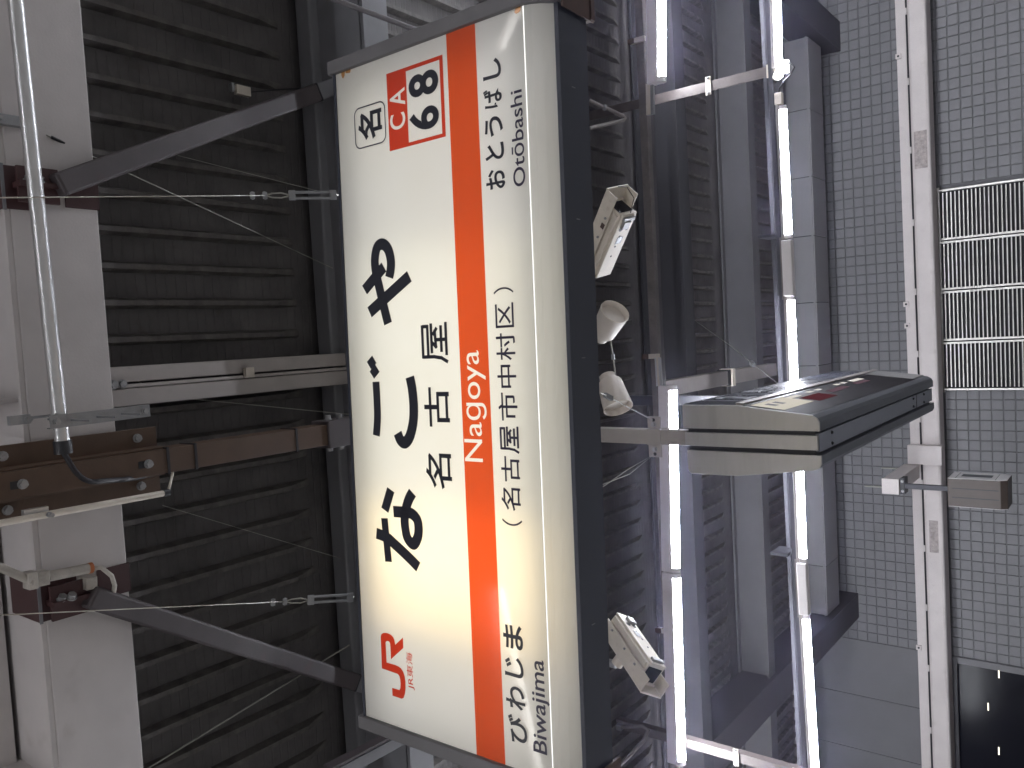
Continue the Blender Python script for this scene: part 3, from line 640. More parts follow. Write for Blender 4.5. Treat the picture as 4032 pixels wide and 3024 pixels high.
# eave bar the lights hang from, with clamps
zb = AY(2577, 1300, 4.95).z
t = thing('eave_bar', (0, 4.95, zb), 'weathered grey square bar along the eave above the tube lights', 'steel bar')
MB().box((-5.5, 4.93, zb-.028), (5., 4.985, zb+.03)).build('bar', 'rail', t, bevel=.004)
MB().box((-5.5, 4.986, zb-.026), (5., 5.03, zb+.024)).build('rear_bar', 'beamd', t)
MB().tube([(-5.5, 5.25, zb+.16), (5, 5.25, zb+.16)], .013, 10).build('rear_conduit', 'rail', t)
MB().tube([(-5.5, 5.33, zb+.22), (5, 5.33, zb+.22)], .010, 10).build('rear_conduit', 'rail', t)
for px_, py_ in ((2565, 1403), (2540, 150), (2600, 2480)):
    p = AY(px_, py_, 4.92); c = MB(); c.box((p.x-.016, 4.905, zb-.045), (p.x+.016, 4.929, zb+.06)); cl_ = c.build('clamp', 'offwhite', t, bevel=.002)
    MB().box((p.x-.017, 4.900, zb+.03), (p.x+.017, 4.9045, zb+.075)).build('rust_tab', 'capbrown', cl_)
for xx in (-4.4, 4.2): MB().box((xx-.02, 4.94, zb+.03), (xx+.02, 4.98, RIBZ)).build('drop_hanger', 'rail', t)
# loose strips of the missing lamps
a_, b_ = AY(2560, 330, 4.86), AY(2563, 452, 4.86); t = thing('lamp_strip', a_, 'bent loose grey strip past the capped end of the eave tube light', 'strip')
MB().bar(a_, b_, .02, .05).build('strip', 'galv', t); MB().bar(a_+Vector((0, -.012, .01)), b_+Vector((.0, -.012, .012)), .004, .03).build('strip_lip', 'offwhite', t)
a_, b_ = AY(2590, 1408, 4.86), AY(2597, 1520, 4.86); t = thing('lamp_strip', a_, 'straight bright steel strip joining the eave clamp to the lamp behind the post', 'strip')
MB().bar(a_, b_, .018, .04).build('strip', 'steel', t); MB().bar(a_+Vector((0, -.012, .0)), b_+Vector((0, -.012, 0)), .004, .012).build('strip_lip', 'offwhite', t)

ROW2, Y2 = 'bare tube lights below the eave', 5.0
def lamp2(pa, pb, label, body=None):
    a, b = sorted((AY(*pa, Y2), AY(*pb, Y2)), key=lambda v: v.x)
    d = (b-a).normalized(); t = thing('bare_tube_light', (a+b)/2, label, 'tube light', ROW2); yv = d.cross(up_)
    MB().tube([a, b], .0165, 14).build('lit_tube', 'tube2', t)
    a2, b2_ = body or (a-d*.03, b+d*.03)
    MB().obox((a2+b2_)/2+up_*.034, ((b2_-a2).length/2, .020, .010), d, yv, up_).build('housing', 'post', t, bevel=.003)
    for e in (a-d*.012, b+d*.012): MB().obox(e+up_*.008, (.012, .014, .024), d, yv, up_).build('socket', 'lampbody', t, bevel=.003)
    return a, b
lamp2((3056, -260), (3070, 245), 'bare tube light next to the small round lit lamp on the white drop bar')
lamp2((3086, 432), (3108, 922), 'bare tube light between the cable box and a long unlit white body')
lamp2((3118, 1182), (3139, 1668), 'bare tube light reflected in the departure board title panel')
lamp2((3148, 1712), (3166, 2196), 'bare tube light just past the departure board end plate')
lamp2((3178, 2438), (3226, 3230), 'longest bare tube light beyond the stepped dark bracket')
for xx in (2.75, 3.9, -4.1, -5.2):
    t = thing('bare_tube_light', (xx, Y2, 1.69), 'bare tube light farther along the lamp rail, outside the view', 'tube light', ROW2)
    MB().tube([(xx-.37, Y2, 1.69), (xx+.37, Y2, 1.69)], .0165, 12).build('lit_tube', 'tube2', t); MB().box((xx-.4, Y2-.024, 1.71), (xx+.4, Y2+.024, 1.742)).build('housing', 'lampbody', t)
for pa, pb, lb in (((3107, 945), (3117, 1165), 'unlit white lamp body filling the gap right of the departure board'), ((3166, 2215), (3177, 2420), 'unlit white lamp body filling the gap near the stepped dark bracket')):
    a_, b_ = AY(*pa, Y2), AY(*pb, Y2); d = (b_-a_).normalized(); t = thing('unlit_lamp', (a_+b_)/2, lb, 'unlit lamp')
    MB().obox((a_+b_)/2+up_*.012, ((b_-a_).length/2, .026, .030), d, d.cross(up_), up_).build('body', 'lampbody', t, bevel=.004)
    MB().obox((a_+b_)/2+up_*.046-d.cross(up_)*0, ((b_-a_).length/2+.02, .020, .006), d, d.cross(up_), up_).build('mounting_rail', 'rail', t)
zr = 1.69+.060
t = thing('lamp_rail', (0, Y2, zr), 'thin grey rail carrying the bare tube lights below the eave', 'rail')
p0, p1 = AY(3056, -260, Y2), AY(3226, 3230, Y2); off = Vector((0, .0, .072))
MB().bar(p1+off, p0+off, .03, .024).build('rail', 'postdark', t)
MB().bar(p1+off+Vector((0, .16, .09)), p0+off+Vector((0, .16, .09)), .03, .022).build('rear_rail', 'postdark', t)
for xx in (-1.45, -.45, .55): MB().box((xx-.008, Y2-.01, zr+.02), (xx+.008, Y2+.17, zr+.13)).build('tie_plate', 'postdark', t)
for (px_, py_), lb in (((3083, 262), 'right'), ((3015, 3015), 'left')):
    X = 1.548 if lb == 'right' else -2.885
    t = thing('drop_bar', (X, 5.04, 1.7), 'weathered white angle bar dropping to the tube light by the small round lamp' if lb == 'right' else 'scuffed white angle bar with a looped cable dropping beyond the longest tube light', 'steel bar')
    MB().box((X-.032, 5.03, 1.70), (X+.032, 5.036, RIBZ)).build('angle_face', 'barwhite', t); MB().box((X+.026, 5.0365, 1.70), (X+.032, 5.09, RIBZ)).build('angle_leg', 'barwhite', t)
    zz = 2.18
    MB().box((X-.055, 5.022, zz-.018), (X+.06, 5.0295, zz+.018)).build('pipe_clip', 'offwhite', t)
    for sx in (-.046, .050): MB().bolt((X+sx, 5.022, zz), (0, -1, 0), .008, .008).build('clip_bolt', 'bolt', t)
    MB().box((X-.04, 5.024, 1.66), (X+.04, 5.0292, 1.80)).build('foot_plate', 'offwhite', t)
p = AY(3073, 293, 4.97); t = thing('round_lamp', p, 'small round lit lamp with a looped black cable under the white drop bar', 'lamp')
MB().tube([p+Vector((0, .03, .035)), p+Vector((0, .01, .02))], .026, 14).build('base', 'offwhite', t)
b = MB(); b.tube([p+Vector((0, .012, .018)), p+Vector((0, -.004, .0)), p+Vector((0, -.014, -.014))], [.022, .020, .008], 14); b.build('lit_globe', 'tube2', t)
MB().tube([AY(3087, 250, 4.98), AY(3112, 249, 4.96), AY(3128, 265, 4.95), AY(3112, 295, 4.96), AY(3085, 320, 4.98), AY(3068, 350, 4.99), AY(3066, 372, 5.0)], .0045, 8).build('cable', 'rubber', t)
p = AY(3067, 390, 5.0); MB().obox(p, (.035, .02, .022)).build('cable_box', 'offwhite', t, bevel=.003)
# bent conduits under the deck
a_ = [AY(2322, 396, 4.6), AY(2455, 457, 4.75), AY(2462, 466, 4.76), AY(2455, 474, 4.74), AY(2322, 505, 4.5)]
t = thing('bent_conduit', a_[0], 'grey conduit bent into a hairpin under the deck, in front of the white drop bar', 'conduit')
MB().tube(a_, .012, 10).build('pipe', 'rail', t); MB().obox(a_[1].lerp(a_[0], .55), (.016, .012, .012)).build('saddle', 'galv', t)
a_ = [AY(2440, 2862, 4.9), AY(2530, 2850+8, 4.85), AY(2552, 2875, 4.85), AY(2535, 2915, 4.8), AY(2470, 2985, 4.7), AY(2400, 3050, 4.6)]
t = thing('looped_cable', a_[1], 'thick grey cable looping down from the scuffed white drop bar', 'cable')
MB().tube(a_, .014, 10).build('cable_run', 'rail', t); MB().obox(a_[0], (.02, .02, .02)).build('gland', 'galv', t)
# long horizontal duct bar between eave and next beam
a_, b_ = Vector((-.40, 5.20, 2.62)), Vector((-.40, 7.28, 2.62)); t = thing('cable_duct', a_, 'grey cable duct with a white collar running back above the departure board', 'duct')
MB().box((-.46, 5.10, 2.615), (-.35, 7.28, 2.70)).build('duct_body', 'post', t, bevel=.003)
p = AZ(2885, 1490, 2.612).y; MB().box((-.475, p-.03, 2.60), (-.335, p+.03, 2.71)).build('collar', 'offwhite', t); MB().box((-.468, p-.09, 2.607), (-.342, p-.045, 2.705)).build('collar_gap', 'boardblack', t)
# overhead lights above the camera, the ones mirrored in the sign
def mirrored(x, y):                                                 # where a lamp at 4.0 m must hang to be mirrored at this spot of the sign
    v = AZ(x, y, 2.4); k = (v-ORG).dot(ey); return v - ey*2*k
for a_, b_, lb in ((mirrored(1975, 2320), mirrored(2130, 3050), 'overhead platform tube light out of view, mirrored at the emblem end of the sign'),
                   (mirrored(1980, 185), mirrored(2075, -40), 'overhead platform tube light out of view, mirrored at the number box end of the sign')):
    d = (b_-a_).normalized(); t = thing('overhead_light', (a_+b_)/2, lb, 'tube light'); yv = d.cross(up_)
    MB().tube([a_, b_], .013, 12).build('lit_tube', 'tube4', t); MB().obox((a_+b_)/2+up_*.05, ((b_-a_).length/2+.02, .03, .028), d, yv, up_).build('housing', 'lampbody', t)
    for e in (a_, b_): MB().obox(e+up_*.4, (.006, .006, .33), d, yv, up_).build('drop_rod', 'galv', t)
for k, (xx, yy) in enumerate(((-3.4, -2.2), (-1.2, -2.2), (1.0, -2.2), (3.2, -2.2), (-3.4, -4.6), (-1.2, -4.6), (1.0, -4.6), (3.2, -4.6))):
    t = thing('overhead_light', (xx, yy, 2.4), 'overhead platform tube light behind the viewer', 'tube light', 'overhead lights behind the viewer')
    MB().box((xx-.60, yy-.03, 2.385), (xx+.60, yy+.03, 2.41)).build('lit_tube', 'tube3', t); MB().box((xx-.64, yy-.06, 2.4105), (xx+.64, yy+.06, 2.47)).build('housing', 'lampbody', t)
    MB().box((xx-.01, yy-.01, 2.47), (xx+.01, yy+.01, RIBZ+.03)).build('drop_rod', 'galv', t)

# ============================================================ DEPARTURE BOARD
YB0, YB1 = 3.30, 5.55
bd = thing('departure_board', (-.485, 4.4, 1.02), 'double-sided platform departure board on two posts with stainless end plate and coloured display', 'departure board')
RP = [(-.334, 1.615), (-.333, 1.368), (-.372, 1.050), (-.384, 1.030), (-.400, 1.021), (-.437, 1.021), (-.437, 1.617)]
MP = [(-.455, 1.61), (-.455, 1.032), (-.515, 1.032), (-.515, 1.61)]
LP = [(-.534, 1.602), (-.534, 1.018), (-.570, 1.018), (-.586, 1.027), (-.596, 1.045), (-.637, 1.370), (-.639, 1.585), (-.628, 1.600)]
def ext(name, prof, y0, y1, m_, parent=bd, bevel=0.): return MB().prism([(x, y0, z) for x, z in prof], (0, y1-y0, 0)).build(name, m_, parent, bevel)
for nm, pr in (('display_case', RP), ('rear_display_case', LP)):
    ext(nm, pr, YB0+.012, YB1, 'boarddark', bevel=.003); ext('end_plate', pr, YB0, YB0+.0115, 'stainless', bevel=.0015)
ext('centre_spine', [(-.4365, 1.60), (-.4365, 1.045), (-.5345, 1.045), (-.5345, 1.60)], YB0+.02, YB1-.01, 'boardblack')
ext('spine_plate', MP, YB0+.004, YB0+.0195, 'stainless', bevel=.001)
ext('belly_plate', [(-.4475, 1.0285), (-.4475, 1.0445), (-.5225, 1.0445), (-.5225, 1.0285)], YB0+.02, YB1, 'belly', bevel=.002)
for yy in (3.48, 5.02, 5.30):
    for xx in (-.462, -.508): MB().bolt((xx, yy, 1.0285), (0, 0, -1), .006, .003).build('screw', 'boardblack', bd)
MB().box((-.5235, 5.10, 1.027), (-.4465, 5.112, 1.046)).build('belly_joint', 'boardblack', bd)
# right hand faces: title panel (upright) and tilted screen
fu = Vector((.001, 0, 0)); fd0, fd1 = Vector((-.3335, 0, 1.364)), Vector((-.3718, 0, 1.052))
dn = (fd1-fd0); nrm = Vector((-dn.z, 0, dn.x)).normalized()
if nrm.x < 0: nrm = -nrm
def fq(name, s0, s1, u0, u1, m_, lift, parent=bd):                   # quad on the tilted screen: s along the board, u down the slope
    b = MB(); P_ = lambda s, u: fd0 + dn*u + Vector((0, s, 0)) + nrm*lift
    b.face([P_(s0, u0), P_(s1, u0), P_(s1, u1), P_(s0, u1)]); return b.build(name, m_, parent)
def bar_on(name, s0, s1, u0, u1, m_, th):
    b = MB(); c = fd0 + dn*(u0+u1)/2 + Vector((0, (s0+s1)/2, 0)) + nrm*(th/2); b.obox(c, ((s1-s0)/2, dn.length*(u1-u0)/2, th/2), (0, 1, 0), dn, nrm); return b.build(name, m_, bd)
bar_on('screen_frame', YB0+.013, YB1-.001, -.03, .07, 'post', .010); bar_on('screen_frame', YB1-.30, YB1-.001, .0705, .93, 'stainless', .006)
bar_on('screen_shadow_gap', YB0+.013, YB1-.31, .0705, .135, 'boardblack', .003)
scr = fq('screen', YB0+.013, YB1-.30, .136, .975, 'screen', .0022)
fq('lit_line', YB0+.03, YB0+.42, .15, .62, 'led_warm', .0034, scr); fq('lit_line', YB0+.46, YB0+.74, .36, .66, 'led_red', .0034, scr)
for s0, s1, u0, u1, m_ in ((.40, .56, .20, .30, 'led_white'), (.70, .78, .19, .27, 'led_white'), (.83, .91, .19, .27, 'led_white'), (1.16, 1.24, .18, .26, 'led_white'), (1.28, 1.36, .18, .26, 'led_white'), (1.44, 1.66, .18, .30, 'led_white'),
                           (.84, 1.02, .36, .50, 'led_pink'), (1.02, 1.16, .34, .48, 'led_pink'), (1.34, 1.60, .34, .46, 'led_pink')):
    fq('lit_mark', YB0+s0, YB0+s1, u0, u1, m_, .0036, scr)
for s0 in (.10, .19): fq('dark_mark', YB0+s0, YB0+s0+.05, .26, .42, 'screen', .0044, scr)
XT = -.3325
ttl = MB().box((XT-.001, YB0+.02, 1.375), (XT+.0035, YB1-.01, 1.612)).build('title_panel', 'panelglass', bd)
def bt(name, body, y0, y1, z0, z1, off=0.):
    vs, fs = text_mesh(body, y0, y1, z0, z1, off); return flat(name, vs, fs, 0, 'panelwhite', ttl, lambda s, t: Vector((XT+.0050, s, t)))
bt('track_number', '2', YB0+.24, YB0+.36, 1.41, 1.58, .02)
o_, i_ = rrect(YB0+.15, YB0+.45, 1.39, 1.60, .03), rrect(YB0+.156, YB0+.444, 1.396, 1.594, .026); n_ = len(o_)
flat('number_frame', o_+i_, [[k, (k+1) % n_, n_+(k+1) % n_, n_+k] for k in range(n_)], 0, 'panelwhite', ttl, lambda s, t: Vector((XT+.0050, s, t)))
bt('line_name', '東海道線', YB0+.58, YB0+1.28, 1.48, 1.595, .01); bt('line_name_small', 'Tōkaidō Line', YB0+.60, YB0+1.10, 1.405, 1.455)
# posts
def post(name, y, xw, m_):
    MB().box((-.485-xw/2, y-.03, 1.612), (-.485+xw/2, y+.03, RIBZ+.03)).build(name, m_, bd, bevel=.003)
post('front_post', YB0+.055, .068, 'post'); 
xb = AY(2550, 1576, 5.2).x
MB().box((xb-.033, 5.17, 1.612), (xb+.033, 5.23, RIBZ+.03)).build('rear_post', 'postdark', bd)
zcol = AY(2572, 1712, YB0+.02).z
MB().box((-.485-.037, YB0+.022, zcol-.034), (-.485+.037, YB0+.09, zcol+.034)).build('post_collar', 'post', bd)
for sx in (-1, 1):
    x_ = -.485+sx*.066; ear = MB().box((x_-.028, YB0+.03, zcol-.033), (x_+.028, YB0+.037, zcol+.033)).build('collar_ear', 'post', bd, bevel=.002)
    MB().bolt((x_-sx*.008, YB0+.03, zcol+.0), (0, -1, 0), .010, .010).build('ear_bolt', 'bolt', ear); MB().tube([(x_+sx*.013, YB0+.0295, zcol), (x_+sx*.013, YB0+.0285, zcol)], .008, 10).build('ear_hole', 'boardblack', ear)
xe = -.485+.066+.013; p0 = Vector((xe, YB0+.02, zcol)); p1 = AY(2395, 1562, 3.0); p2 = AY(2360, 1545, 2.9); dd = (p1-p0).normalized()
wire_thing([p0, p1, p2], .0024, 'guy wire with grey crimp sleeve from the board post past the lower speaker', extra=(p1, (.010, .026, .007), (dd.cross(up_), dd, dd.cross(up_).cross(dd))))
xe = -.485-.066-.013; p0 = Vector((xe, YB0+.02, zcol)); wire_thing([AY(2372, 1918, 3.0), AY(2470, 1850, 3.1), p0, AY(2480, 1866, 3.1), AY(2372, 1908, 3.0)], .0022, 'pair of guy wires spreading left from the board post ear')
p0, p1 = AY(2872, 1358, 6.0), AY(3070, 1516, 4.95); cl_ = AY(2962, 1432, 5.5); dd = (p1-p0).normalized()
wire_thing([AY(2640, 1195, 6.8), p0, p1], .0030, 'guy wire with crimp sleeve reaching the top of the departure board', extra=(cl_, (.016, .035, .012), (dd.cross(up_), dd, dd.cross(up_).cross(dd))))

# ============================================================ SPEAKERS
def speaker(mouth_px, base_px, ym, yb, label, lean):
    m_ = AY(*mouth_px, ym); b_ = AY(*base_px, yb); ax = (m_-b_).normalized(); L = .155
    b_ = m_ - ax*L; t = thing('horn_speaker', b_, label, 'speaker', 'paired speakers behind the sign')
    sh = MB(); sh.tube([b_, b_+ax*.008, m_], [.060, .064, .076], 28, caps=False); sh.tube([m_, m_-ax*.004, m_-ax*.03], [.0755, .071, .066], 28, caps=False)
    sh.face([m_-ax*.0295+v for v in _ring(ax, .067, 28)]); sh.build('shell', 'cream', t)
    MB().tube([b_+ax*.004, b_-ax*.004], [.0605, .055], 28).build('back_plate', 'cream', t)
    MB().tube([b_-ax*.003, b_-ax*.040], [.045, .041], 24).build('rear_boss', 'cream', t)
    MB().tube([m_-ax*.001, m_+ax*.003], [.0775, .0765], 28, caps=False).build('rim', 'offwhite', t)
    q = b_ - ax*.02; MB().tube([q, q+Vector((0, .05, .12)), Vector((q.x, q.y+.08, RIBZ+.02))], .012, 10).build('stem', 'galv', t)
    return b_
def _ring(ax, r, n):
    N = ax.orthogonal().normalized(); B = ax.cross(N); return [(N*math.cos(2*math.pi*k/n)+B*math.sin(2*math.pi*k/n))*r for k in range(n)]
s_a = speaker((2421, 1227), (2363, 1328), 3.54, 3.60, 'cream cylindrical speaker facing the camera housing with the torn hood', 1)
s_b = speaker((2434, 1606), (2392, 1483), 3.54, 3.60, 'cream cylindrical speaker facing the departure board post', -1)
t = thing('speaker_tie', s_a, 'thin rod joining the backs of the two cream speakers', 'rod'); MB().tube([s_a+Vector((-.01, .02, -.03)), s_b+Vector((.01, .02, -.03))], .004, 8).build('rod', 'wire', t)
mm = (s_a+s_b)/2+Vector((0, .02, -.03)); MB().obox(mm, (.014, .006, .008)).build('knot', 'galv', t)

# ============================================================ CAMERA HOUSINGS
def housing(rear, front, yr, yf, label, roll, holes_rev, L=.40, torn=False):
    p, q = AY(*rear, yr), AY(*front, yf); d = (q-p).normalized(); c = (p+q)/2
    X = d.cross(up_).normalized(); Z = X.cross(d); rt = max((Matrix.Rotation(k_*roll, 3, d) for k_ in (-1, 1)), key=lambda r_: -(r_ @ Z).dot(-c)*-1 if False else (r_ @ Z).dot(c)); X = rt @ X; Z = rt @ Z
    t = thing('camera_housing', c, label, 'camera')
    X = X*1.25; Z = Z*1.25
    def ob(name, ctr, h, m_, par=t, bv=0.): return MB().obox(c + X*ctr[0] + d*ctr[1] + Z*ctr[2], (h[0]*1.25, h[1], h[2]*1.25), X, d, Z).build(name, m_, par, bv)
    h2 = L/2
    body = ob('housing', (0, 0, .042), (.045, h2, .042), 'offwhite', t, .004)
    base = ob('base_plate', (0, 0, -.006), (.040, h2+.006, .0055), 'offwhite', t, .002)
    for sx in (-1, 1): ob('side_rail', (sx*.0485, 0, .010), (.0035, h2-.01, .010), 'offwhite', t, .002); 
    ob('sun_hood', (0, .03, .090), (.056, h2+.045, .0035), 'offwhite', t, .002)
    for sx in (-1, 1): ob('hood_side', (sx*.0555, .03, .060), (.0018, h2+.04, .030), 'offwhite', t)
    ob('front_glass', (0, h2+.0015, .042), (.036, .001, .033), 'glass'); ob('front_bezel', (0, h2+.004, .080), (.045, .006, .006), 'offwhite')
    ob('rear_plate', (0, -h2-.003, .042), (.040, .003, .036), 'galv')
    sgn_ = -1 if holes_rev else 1
    for yy, xx, r in ((-.15, .012, .014), (-.105, -.018, .013), (-.105, .016, .013), (-.06, .006, .006), (.0, .008, .006), (.06, .008, .0055)):
        cc = c + X*xx + d*yy*sgn_ - Z*.0118; MB().tube([cc, cc-Z*.0012], r, 12).build('cable_hole', 'black', base)
    ob('rating_label', (.0, -.035*sgn_, -.0124), (.016, .020, .0006), 'galv', base); ob('latch', (.008, -.135*sgn_, -.018), (.018, .022, .008), 'bolt', base, .003)
    ob('front_catch', (0, (h2-.02), -.016), (.030, .012, .006), 'bolt', base, .003)
    for sx in (-1, 1):
        for yy in (-.12, .02, .13): MB().bolt(c+X*sx*.0574+d*yy+Z*.045, X*sx, .005, .004).build('side_screw', 'bolt', t)
    k = MB(); k.tube([c-d*(h2-.0)+Z*.03, c-d*(h2+.05)+Z*.02+X*.01, c-d*(h2+.06)+Z*.10+X*.0], .010, 8); k.build('rear_cable', 'rubber', t)
    br = c - d*.03 + Z*.095
    MB().tube([br, br+Z*.05], .03, 14).build('swivel', 'offwhite', t); top = br+Z*.05
    MB().tube([top, Vector((top.x, top.y, RIBZ+.02))], .021, 12).build('drop_pipe', 'galv', t)
    if torn:
        f_ = c + d*(h2+.075); MB().tube([f_+Z*.088, f_+d*.03+Z*.05, f_+d*.01-Z*.0, c+d*(h2+.012)-Z*.012], .0022, 6).build('dangling_cord', 'rubber', t)
        ob('rust_patch', (.0578 if X.dot(-CF) > 0 else -.0578, .085, .045), (.0005, .014, .009), 'capbrown')
    return t
housing((2448, 2425), (2592, 2632), 3.62, 3.42, 'beige camera housing tilted steeply down beside the eave light, round holes in its base', R(30), False, .37)
housing((2372, 1075), (2470, 842), 3.56, 3.44, 'beige camera housing with open hood, dangling black cord and rust patch', R(20), True, .37, True)

# ============================================================ STATION BUILDING across the track
W = 10.2
bl = thing('station_building', (0, W, GZ-1.3), 'grey tiled station building wall with steel louvres and a dark window across the track', 'building')
MB().box((-12, W, GZ-1.3), (12, W+.2, 6.0)).build('wall', 'grout', bl)
tx0, tx1, tpz = -3.90, 4.75, .1135
xw0 = -3.965
# plain panelled wall left of the tiles, above window height
for xa, xb in ((-4.60, -3.905), (-5.285, -4.606), (-5.97, -5.291)):
    MB().box((xa, W-.016, 1.75), (xb, W-.0005, 3.6)).build('wall_panel', 'wallpanel', bl, bevel=.003)
tm = None; rest = MB(); spots = []
z_top = 3.12; nrow = 25; ncol = int((tx1-tx0)/tpz)
for r_ in range(nrow):
    for c_ in range(ncol):
        x = tx0 + (c_+.5)*tpz; z = z_top - (r_+.5)*tpz
        if -.86 < x < 1.40 and z < 1.80: continue
        spots.append((x, z))
vis = sorted(spots, key=lambda s: (abs(s[1]-1.75) > 1.2, s[0]**2*.5 + (s[1]-2.0)**2*2))
hw = tpz/2 - .0042
def tileshape(b, x, z, dy=0.):
    y0 = W - .0003; y1 = W - .009 - dy; k = hw-.003
    o = [(x-hw, y0, z-hw), (x+hw, y0, z-hw), (x+hw, y0, z+hw), (x-hw, y0, z+hw)]; i = [(x-k, y1, z-k), (x+k, y1, z-k), (x+k, y1, z+k), (x-k, y1, z+k)]
    n = len(b.v); b.v += [Vector(p) for p in o+i]; b.f.append([n+4, n+5, n+6, n+7]); b.sm.append(False)
    for e in range(4): b.f.append([n+e, n+(e+1) % 4, n+4+(e+1) % 4, n+4+e]); b.sm.append(False)
first = None
for k, (x, z) in enumerate(vis):
    if k < 300:
        if first is None:
            b = MB(); tileshape(b, x, z); first = b.build('tile', 'tile', bl); fx, fz = x, z
        else: copy_part(first, (x-fx, random.uniform(-.0015, .0005), z-fz), bl)
    else: tileshape(rest, x, z, random.uniform(-.0005, .0015))
ro = rest.build('tiles', 'tile', bl); ro['kind'] = 'stuff'
# louvres
LX = [1.375, .822, .271, -.295, -.83]; lz0, lz1 = .35, 1.755
lv = MB(); 
MB().box((LX[-1], W-.006, lz0), (LX[0], W-.0012, lz1)).build('louvre_void', 'dark', bl)
lvo = MB().box((LX[-1]-.035, W-.05, lz1), (LX[0]+.035, W-.001, lz1+.035)).build('louvre', 'louvre', bl)
for x in LX:
    for dx in ((-.018, .018) if x not in (LX[0], LX[-1]) else (0.,)):
        MB().box((x+dx-.011, W-.055, lz0), (x+dx+.011, W-.0063, lz1)).build('mullion', 'louvre', lvo, bevel=.003)
sl = None
for i in range(4):
    wdt = LX[i]-LX[i+1]-.05; xc = (LX[i]+LX[i+1])/2; base = None
    z = lz1 - .03
    while z > lz0:
        if base is None:
            b = MB(); b.obox((xc, W-.03, z), (wdt/2, .014, .0058), (1, 0, 0), (0, 1, .12), (0, -.12, 1)); base = b.build('slat', 'louvre', lvo); bz = z
        else: copy_part(base, (0, 0, z-bz), lvo)
        z -= .0402
# strip above louvre/lower tiles hidden by duct
MB().box((tx0-.06, W-.012, 1.775), (LX[-1]-.04, W-.0105, 1.80)).build('ledge', 'wallpanel', bl)
# dark window
wf = MB(); wf.box((-9, W-.05, 1.70), (xw0+.075, W-.001, 1.772)); wf.box((xw0, W-.05, -.5), (xw0+.075, W-.001, 1.70)); wo = wf.build('window', 'wallpanel', bl, bevel=.003)
MB().box((-9, W-.02, -.5), (xw0-.0005, W-.006, 1.6995)).build('pane', 'glass', wo)
MB().box((-5.62, W-.045, -.5), (-5.57, W-.0205, 1.6995)).build('window_bar', 'dark', wo)
for px_, py_ in ((3933, 2655), (3891, 2783), (3933, 2957)):  # glowing bars added before the pane stand for lamp reflections
    p = AY(px_, py_, W-.06); t = thing('window_glint', p, 'tiny warm glowing bar standing for a lamp reflection on the dark window', 'lamp', 'lamp glints on the dark window'); MB().tube([p-Vector((.042, 0, 0)), p+Vector((.042, 0, 0))], .0065, 8).build('glint_bar', 'spot', t)
    MB().obox(p+Vector((0, .03, .006)), (.046, .022, .004)).build('glint_back', 'dark', t)
# clad box beam in front of the wall, in panels
bx0, bx1, by0, by1, bz0, bz1 = -3.31, 3.10, 9.2, 9.66, 2.83, 3.09
bxo = thing('clad_beam', (0, 9.4, bz0), 'grey panel-clad box beam with open joints in front of the tiled wall', 'beam')
xj = [bx0] + [AY(3215, yy, 9.2).x for yy in (2228, 1605, 1440, 1190, 925, 690, 420)] + [bx1]
xj = sorted(set(xj))
for a_, b_ in zip(xj, xj[1:]): MB().box((a_+.004, by0, bz0), (b_-.004, by1, bz1)).build('clad_panel', 'boxpanel', bxo, bevel=.003)
MB().box((bx0, by0-.014, bz0+.012), (bx1, by0-.0005, bz0+.03)).build('drip_edge', 'boxpanel', bxo)
MB().box((bx0+.01, by0+.01, bz0+.01), (bx1-.01, by1-.01, bz1-.01)).build('core', 'dark', bxo)
MB().box((bx0, by1-.1, bz1), (bx1, W-.011, bz1+.01)).build('rear_closure', 'darkbeam', bxo)
# purlin pipes above it
t = thing('eave_pipe', (0, 8.95, 3.0), 'grey pipe pair along the rear eave beside the panel-clad beam', 'pipe')
zp = AY(3062, 1100, 8.9).z
MB().tube([(-5.5, 8.9, zp), (5, 8.9, zp)], .045, 12).build('pipe', 'rail', t); MB().box((-5.5, 8.98, zp-.09), (5, 9.03, zp+.0)).build('pipe_tray', 'beam', t)
for xx in (-4.2, -2.6, -1.35, .0, 1.4, 2.8, 4.2): MB().box((xx-.02, 8.84, zp-.01), (xx+.02, 9.04, zp+.055)).build('pipe_strap', 'offwhite', t); 
for xx in (-4.2, 4.2): MB().box((xx-.02, 8.88, zp+.05), (xx+.02, 8.92, RIBZ+.03)).build('pipe_hanger', 'rail', t)

# ============================================================ WHITE CABLE DUCT
YD = 9.8; tilt = (2.078-2.026)/(3.436+5.124)
du = thing('trunking', (0, YD, 1.7), 'long white cable trunking with a dark slot fixed before the tiled wall', 'trunking')
zA = 2.078 + tilt*(6-3.436); zB = 2.026 - tilt*(9-5.124)
def dpart(name, z0, z1, y0, y1, m_, bv=0.):
    b = MB(); b.prism([(6, y0, zA+z0), (6, y0, zA+z1), (6, y1, zA+z1), (6, y1, zA+z0)], (-15, 0, zB-zA)); return b.build(name, m_, du, bv)
dpart('upper_channel', -.098, 0, YD, YD+.30, 'duct', .004); dpart('lower_channel', -.30, -.110, YD+.004, YD+.28, 'duct', .03)
dpart('slot_back', -.112, -.096, YD+.012, YD+.29, 'dark')
k = 0
for k, yy in enumerate((37, 317, 590, 877, 1150, 1395, 1650, 1900, 2155, 2385, 2620, 2860)):
    p = AY(3590, yy, YD); zz = zA + (zB-zA)*(6-p.x)/15 - .104; MB().box((p.x-.035, YD+.002, zz-.009), (p.x+.035, YD+.02, zz+.009)).build('slot_bridge', 'duct', du)
